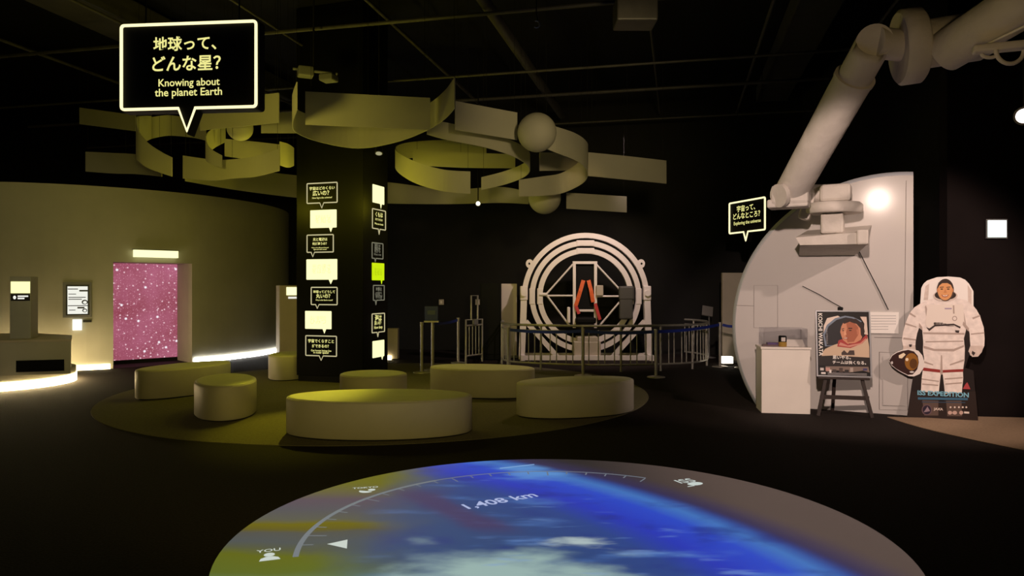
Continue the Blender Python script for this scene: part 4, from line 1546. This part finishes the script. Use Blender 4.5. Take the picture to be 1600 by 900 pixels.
pm = lambda pts: [pmap(*p) for p in pts]
mb = MB().prism([(-PW / 2 + fw, fw), (PW / 2 - fw, fw), (PW / 2 - fw, PH - fw), (-PW / 2 + fw, PH - fw)], -.002, .008, ink)
L = [0]


def lay(poly, m, k=1):
    L[0] += 1
    mb.flat(poly, -.0022 - .00012 * L[0], m)


lay(pm([(135, 340), (140, 230), (180, 140), (300, 110), (330, 130), (230, 200), (170, 330)]), C_('pack_white', (226, 208, 196)))
lay(pm([(150, 470), (130, 330), (175, 220), (270, 140), (380, 110), (470, 125), (560, 170), (540, 260), (400, 430), (280, 460)]), C_('visor_blue', (120, 132, 150)))
lay(pm([(170, 460), (150, 340), (195, 235), (285, 160), (385, 128), (460, 140), (540, 185), (520, 280), (400, 430), (290, 455)]), C_('visor_dark', (42, 40, 44)))
lay(pm([(545, 120), (615, 120), (625, 330), (580, 320), (590, 200)]), C_('pack_white'[0:10] + '_side', (222, 200, 186)))
lay(pm([(110, 560), (150, 500), (240, 455), (310, 430), (420, 470), (560, 400), (620, 345), (636, 470), (636, 590), (560, 610), (380, 600), (110, 640)]), C_('suit_cream', (205, 178, 152)))
lay(pm([(285, 470), (300, 400), (345, 380), (420, 440), (540, 400), (610, 320), (622, 365), (560, 430), (430, 485)]), C_('collar_red', (168, 62, 60)))
lay(pm([(300, 455), (322, 420), (400, 455), (540, 425), (600, 368), (606, 380), (545, 440), (420, 474)]), C_('collar_rose', (206, 140, 124)))
lay(pm([(322, 300), (335, 235), (362, 185), (420, 160), (520, 170), (575, 230), (580, 320), (545, 390), (480, 425), (400, 436), (352, 395), (335, 350)]), C_('skin', (206, 140, 108)))
lay(pm([(390, 190), (470, 180), (520, 240), (520, 330), (470, 410), (400, 420), (380, 330), (400, 260)]), C_('skin_shade', (168, 98, 72)))
lay(pm([(352, 190), (400, 148), (500, 145), (575, 200), (592, 290), (570, 370), (548, 330), (545, 255), (505, 205), (430, 180), (370, 205)]), C_('hair', (52, 36, 32)))
lay(pm([(338, 262), (366, 256), (366, 266), (340, 272)]), C_('hair', (52, 36, 32)))
lay(pm([(412, 250), (455, 250), (455, 262), (412, 262)]), C_('hair', (52, 36, 32)))
lay(pm([(418, 276), (448, 276), (446, 286), (420, 286)]), ink)
lay(pm([(343, 280), (364, 278), (364, 288), (346, 290)]), ink)
lay(pm([(372, 270), (392, 330), (362, 338)]), C_('skin_light', (226, 166, 132)))
lay(pm([(350, 368), (410, 360), (404, 380), (362, 384)]), C_('lip', (150, 70, 62)))
lay(pm([(360, 370), (400, 365), (396, 374), (366, 377)]), C_('tooth', (236, 220, 206)))
lay(pm([(500, 270), (525, 262), (528, 320), (508, 330)]), C_('ear', (190, 118, 90)))
lay(pm([(330, 540), (360, 510), (395, 545), (420, 512), (470, 510), (475, 565), (330, 568)]), C_('patch', (70, 56, 52)))
lay(pm([(68, 585), (230, 575), (640, 590), (640, 690), (68, 690)]), C_('strip_dark', (40, 33, 32)))
lay(pm([(150, 700), (620, 695), (632, 760), (560, 740), (420, 765), (280, 745), (160, 765)]), C_('strip_taupe', (128, 110, 100)))
for i, (x, y, w_, h_, c) in enumerate(((90, 720, 40, 30, (210, 200, 196)), (150, 715, 50, 40, (196, 150, 140)), (225, 735, 44, 44, (70, 60, 58)), (300, 715, 40, 50, (80, 66, 60)), (360, 735, 46, 40, (50, 44, 42)), (420, 710, 34, 50, (176, 160, 150)), (560, 715, 46, 24, (70, 66, 110)), (100, 770, 50, 22, (226, 218, 214)), (190, 740, 24, 40, (230, 220, 214)))):
    lay(pm([(x, y), (x + w_, y), (x + w_, y + h_), (x, y + h_)]), C_('emblem%s' % 'abcdefghij'[i], c))
pw_white = C_('white', (238, 232, 226))
yy = -.0075
cxy = pmap(100, 330)
mb.text('KOICHI WAKATA', .1, (cxy[0], yy, cxy[1]), pw_white, rot=Matrix.Rotation(pi / 2, 3, 'X') @ Matrix.Rotation(-pi / 2, 3, 'Z'), width=.535, offset=.02)
cxy = pmap(172, 350)
mb.text('JAXA ASTRONAUT', .1, (cxy[0], yy, cxy[1]), C_('grey', (170, 164, 160)), rot=Matrix.Rotation(pi / 2, 3, 'X') @ Matrix.Rotation(-pi / 2, 3, 'Z'), width=.2)
for s, x, y, w_ in (('思いやる。', 345, 598, .21), ('チームは強くなる。', 425, 655, .385)):
    cxy = pmap(x, y)
    mb.text(s, .05, (cxy[0], yy, cxy[1]), pw_white, width=w_, offset=.02)
for i, y in enumerate((775, 790)):
    a, b_ = pmap(170, y), pmap(600, y + 5)
    mb.flat([(a[0], a[1]), (b_[0], a[1]), (b_[0], b_[1]), (a[0], b_[1])], yy, C_('grey', (170, 164, 160)))
mb.build('print', None, t)

# ------------------------------------------------------------------ life-size astronaut cutout
sp = Plane(1417, 8.98, 1528, 8.70)
t = thing('standee', 'life-size flat cutout of a smiling person in white spacesuit holding a helmet', 'cutout figure', (sp.A.x, sp.A.y, .007), sp.rot)
pack = [(1438, 490), (1438, 472), (1439.5, 451), (1443, 444), (1449, 439), (1464, 434), (1482, 433), (1500, 434.5), (1508, 438), (1514, 444), (1521, 456), (1521, 486)]
body = [(1437.5, 475.5), (1429, 481), (1422, 489), (1417.5, 498), (1414.5, 507), (1411, 520), (1409, 532), (1410.5, 540), (1412, 546), (1420, 549), (1429.5, 546), (1431, 533), (1433, 522), (1436, 513),
        (1441, 517), (1442.5, 535), (1442, 548), (1444, 562), (1442, 578), (1440, 592), (1439, 611), (1441, 632), (1440, 645), (1446, 650), (1462, 650), (1467, 644), (1466, 622), (1468, 602), (1470, 586),
        (1473, 586), (1475, 602), (1477, 622), (1477, 644), (1482, 651), (1498, 652), (1504, 646), (1502, 630), (1503, 611), (1505, 592), (1504.5, 581), (1507, 564), (1507.5, 545), (1506, 530), (1510, 514), (1513, 513),
        (1515, 522), (1515.5, 532), (1516.5, 545), (1513.5, 549), (1516, 556), (1520, 558), (1528, 557.5), (1534, 550), (1538, 541), (1538.5, 530), (1537, 512), (1531, 494), (1526, 485), (1521, 479), (1510, 470), (1490, 466), (1477, 470), (1462, 466), (1448, 470)]
helm = ellipse(1421, 567.5, 25, 22, 32)
helmo = [(1389, 564), (1393, 556), (1400, 551), (1409, 547.5), (1417, 545.5), (1426, 546), (1435, 549), (1441, 556), (1444, 566), (1443, 576), (1437, 585), (1428, 589), (1420, 588.5), (1411, 584), (1402, 579), (1393, 572)]
base = [(1427, 586), (1417, 654), (1528, 657.5), (1521, 580), (1506, 575), (1442, 575)]
blk = C_('board_black', (34, 24, 22))
mb = MB()
gaps = ([(1430, 516), (1443, 512), (1445, 570), (1436, 560), (1428, 548)], [(1504, 512), (1517, 512), (1517, 548), (1508, 575), (1504, 575)])
for pl_, m in ((pack, blk), (body, blk), (helmo, blk), (base, blk), (gaps[0], blk), (gaps[1], blk)):
    mb.prism(sp.poly(pl_), .0, .012, blk, blk)
mb.build('board', None, t)
mb = MB()
L[0] = 0


def lay2(pts, m):
    L[0] += 1
    mb.flat(sp.poly(pts), -.0004 - .00015 * L[0], m)


wh = mat('print_suit_white', lin((240, 226, 219)), .5, spec=.3, noise=.13, scale=16)
wh2 = mat('print_suit_shade', lin((216, 198, 188)), .5, spec=.3, noise=.12, scale=18)
wh3 = C_('suit_fold', (184, 164, 154))
dk = C_('suit_dark', (60, 48, 46))
lay2(pack, C_('backpack_white', (246, 238, 232)))
lay2([(1512, 446), (1518, 455), (1518, 484), (1513, 484)], wh2)
lay2([(1443, 470), (1446, 448), (1452, 444), (1450, 470)], wh2)
lay2(body, wh)
# shaded folds printed in the picture of the suit
for pts in ([(1442, 520), (1507, 521), (1507, 524), (1443, 523)], [(1443, 541), (1460, 546), (1490, 546), (1506, 540), (1506, 543), (1490, 550), (1460, 549.5), (1443, 545)], [(1446, 534), (1505, 533), (1505, 535), (1446, 536)],
            [(1470, 556), (1472, 556), (1473, 586), (1469, 586)], [(1414, 505), (1432, 511), (1432, 513), (1414, 508)], [(1422, 489), (1431, 495), (1430, 497), (1421, 492)], [(1519, 497), (1531, 493), (1532, 495), (1520, 500)],
            [(1517, 522), (1538, 520), (1538, 522), (1517, 524)], [(1412, 528), (1431, 531), (1431, 533), (1411, 531)], [(1441, 600), (1466, 602), (1466, 604), (1441, 602)], [(1440, 592), (1467, 596), (1467, 597.5), (1440, 594)], [(1477, 600), (1503, 598), (1503, 600), (1477, 602)],
            [(1476, 592), (1504, 590), (1504, 592), (1476, 594)], [(1441, 564), (1458, 570), (1458, 572), (1441, 567)], [(1484, 570), (1506, 562), (1506, 565), (1484, 572)], [(1447, 478), (1452, 500), (1450, 512), (1448, 500), (1445, 480)], [(1504, 478), (1508, 500), (1510, 512), (1505, 500)]):
    lay2(pts, wh3)
for pts in ([(1442, 575), (1469, 578.5), (1469, 583), (1442, 580)], [(1473, 579), (1505, 577.5), (1505, 581.5), (1473, 583)]):
    lay2(pts, C_('knee_red', (150, 52, 48)))
# gloves
for pts in ([(1411, 541), (1430, 540), (1431, 549), (1426, 556), (1420, 551), (1416, 557), (1411, 549)], [(1516, 541), (1537, 541), (1534, 551), (1528, 558), (1519, 558.5), (1513, 550)]):
    lay2(pts, wh2)
lay2([(1519, 549), (1524, 552), (1521, 557), (1518, 553)], dk)
lay2([(1420, 539), (1425, 539), (1424, 543), (1421, 543)], dk)
# chest unit, straps
lay2([(1449, 477), (1505, 477), (1507, 508), (1500, 512), (1474, 509), (1452, 515), (1446, 508)], C_('chest_white', (238, 224, 214)))
lay2([(1447, 512), (1452, 518), (1461, 511), (1490, 509), (1500, 514), (1501, 511.5), (1490, 506.5), (1460, 508.5), (1452, 514)], dk)
lay2([(1488.5, 478), (1491, 478), (1491.5, 491), (1489, 491)], wh3)
lay2(ellipse(1491.5, 498.5, 4, 4, 16), wh3)
lay2(ellipse(1491.5, 498.5, 2.6, 2.6, 14), wh)
lay2([(1476, 482), (1487, 482), (1487, 484.2), (1476, 484.2)], C_('flag_lilac', (176, 156, 180)))
lay2([(1492, 517), (1499, 517), (1498, 521), (1493, 520)], dk)
lay2([(1505, 503), (1514, 514), (1513, 519), (1504, 508)], wh3)
lay2([(1436, 505), (1441, 512), (1441, 517), (1436, 511)], wh3)
# collar, head, face
lay2(ellipse(1477, 463, 19, 9, 28), wh2)
lay2(ellipse(1477, 462, 16.8, 7.4, 28), C_('neck_ring', (48, 36, 30)))
lay2(ellipse(1477, 454, 13.4, 17.5, 30), C_('cap_brown', (84, 62, 50)))
lay2(ellipse(1476.5, 454.5, 11.6, 15.5, 30), C_('face_skin', (226, 160, 104)))
lay2([(1465, 452), (1466, 443), (1471, 438.5), (1477, 437.3), (1484, 439), (1488, 445), (1488.5, 452), (1485.5, 446), (1480, 443.2), (1472, 443.4), (1467.5, 447)], C_('hair_dark', (56, 40, 34)))
for x in (1471.3, 1481.5):
    lay2([(x - 3, 449.4), (x + 3, 448.8), (x + 3, 450), (x - 3, 450.6)], C_('hair_dark', (56, 40, 34)))
    lay2(ellipse(x, 452.6, 2.2, .9, 12), C_('eye', (50, 34, 28)))
lay2([(1476.5, 452), (1479.3, 458.4), (1474.2, 458.6)], C_('nose', (206, 136, 86)))
lay2([(1470.5, 461.2), (1476.5, 462.3), (1482.5, 461), (1480, 464.6), (1476.5, 465.4), (1473, 464.8)], C_('lip_red', (170, 84, 62)))
lay2([(1472.3, 461.8), (1476.5, 462.7), (1481, 461.6), (1479, 463.6), (1474, 463.8)], C_('teeth', (246, 236, 224)))
for x in (1465, 1488.2):
    lay2(ellipse(x, 454.5, 1.4, 3, 10), C_('ear_skin', (210, 140, 92)))
# helmet in the hand
lay2(helmo, C_('helmet_shell', (236, 226, 220)))
lay2([(1389.5, 564), (1394, 556.5), (1401, 552), (1410, 549), (1419, 547.5), (1428, 550), (1434, 557), (1435.5, 567), (1433, 578), (1426, 586), (1418, 586.5), (1410, 582.5), (1401, 577.5), (1393, 571)], C_('visor_maroon', (52, 22, 18)))
lay2(ellipse(1424, 566, 10.5, 13.5, 26), C_('visor_gold', (150, 98, 30)))
lay2(ellipse(1427, 569, 6, 8, 20), C_('visor_amber', (96, 58, 16)))
lay2([(1404, 556), (1412, 552), (1415, 555), (1409, 561), (1404.5, 560)], C_('visor_glint', (246, 226, 196)))
lay2(ellipse(1417, 562.5, 2.4, 2.6, 12), C_('visor_glint', (246, 226, 196)))
lay2(ellipse(1393.6, 567.5, 1.6, 2.4, 10), C_('visor_pale', (214, 206, 204)))
lay2(ellipse(1424.5, 582, 3.6, 1.6, 12), C_('visor_pale', (214, 206, 204)))
# black foot panel with the mission lettering
lay2([(1424, 612), (1417, 654), (1528, 657.5), (1524, 612), (1503, 614), (1477, 616), (1474, 630), (1468, 630), (1466, 614), (1440, 613)], C_('foot_black', (44, 32, 28)))
lay2([(1441, 626), (1466, 627), (1466, 650), (1444, 650)], C_('boot_dim', (96, 78, 70)))
lay2([(1478, 627), (1502, 627), (1503, 651), (1480, 651)], C_('boot_dim', (96, 78, 70)))
lay2([(1434, 621.5), (1512, 622.5), (1512, 626), (1434, 625)], C_('line_blue', (62, 108, 138)))
lay2([(1440, 628), (1508, 629), (1508, 630.5), (1440, 629.5)], C_('line_blue_dim', (52, 70, 90)))
yy = -.0004 - .00015 * (L[0] + 3)
x, z = sp.m(1473, 616.5)
mb.text('ISS EXPEDITION', .08, (x, yy, z), C_('title_blue', (128, 190, 214)), width=sp.m(1513, 616)[0] - sp.m(1433, 616)[0], offset=.03)
x, z = sp.m(1468.5, 507)
mb.text('若田光一', .06, (x, yy, z), dk, width=.135, offset=.04)
x, z = sp.m(1484, 509.8)
mb.text('WAKATA', .03, (x, yy - .0001, z), dk, width=.085, offset=.03)
L[0] += 4
lay2(ellipse(1448, 641, 8, 8.5, 24), C_('emblem_ring', (108, 84, 90)))
lay2(ellipse(1448, 641, 6.6, 7, 24), C_('emblem_navy', (44, 34, 52)))
lay2([(1443, 645), (1449, 636), (1453, 643)], C_('emblem_pale', (150, 130, 140)))
lay2([(1504, 608.5), (1508, 601), (1511, 598), (1514, 604), (1516, 609)], C_('badge_red', (178, 70, 74)))
x, z = sp.m(1466, 640)
mb.text('JAXA', .05, (x, -.0004 - .00015 * (L[0] + 1), z), C_('logo_white', (226, 210, 200)), width=.10, offset=.03)
L[0] += 1
for x in (1485, 1491.5, 1498, 1504, 1509.5):
    lay2(ellipse(x, 637, 1.5, 1.5, 10), C_('logo_white', (226, 210, 200)))
for x, w_ in ((1484, 3.4), (1491.5, 3.6), (1501.5, 3.2)):
    lay2(ellipse(x, 645.5, w_, 3, 14), C_('logo_pink', (200, 168, 156)))
lay2([(1506, 643.5), (1514, 644), (1514, 647), (1506, 646.5)], C_('logo_white', (226, 210, 200)))
mb.build('printed_picture', None, t)
# prop behind
MB().add([(.12, .012, .0), (.12, .012, .9), (.12, .26, 0), (.15, .012, .0), (.15, .012, .9), (.15, .26, 0)], [[0, 2, 1], [3, 4, 5], [0, 1, 4, 3], [1, 2, 5, 4], [2, 0, 3, 5]]).build('support_wing', blk, t)

# ------------------------------------------------------------------ lit square on the dark right wall
wr = Plane.__new__(Plane)
wr.A = Vector((5.44, 9.04, 0))
wr.u = Vector((15.8 - 5.44, 7.6 - 9.04, 0)).normalized()
wr.rot = atan2(wr.u.y, wr.u.x)
nrm = Vector((wr.u.y, -wr.u.x, 0))
wr.A = wr.A + nrm * .03
t = thing('square_lamp', 'small square white light panel on the dark right wall', 'light panel', (wr.A.x, wr.A.y, 0), wr.rot)
MB().prism(wr.poly([(1541.5, 342.5), (1574, 342.5), (1574, 372.5), (1541.5, 372.5)]), -.0, .03, grey_plastic).build('frame', None, t)
MB().prism(wr.poly([(1543.5, 344.5), (1572, 344.5), (1572, 370.5), (1543.5, 370.5)]), -.012, .0, glow('square_light', (240, 255, 250), 1.6)).build('diffuser', None, t)
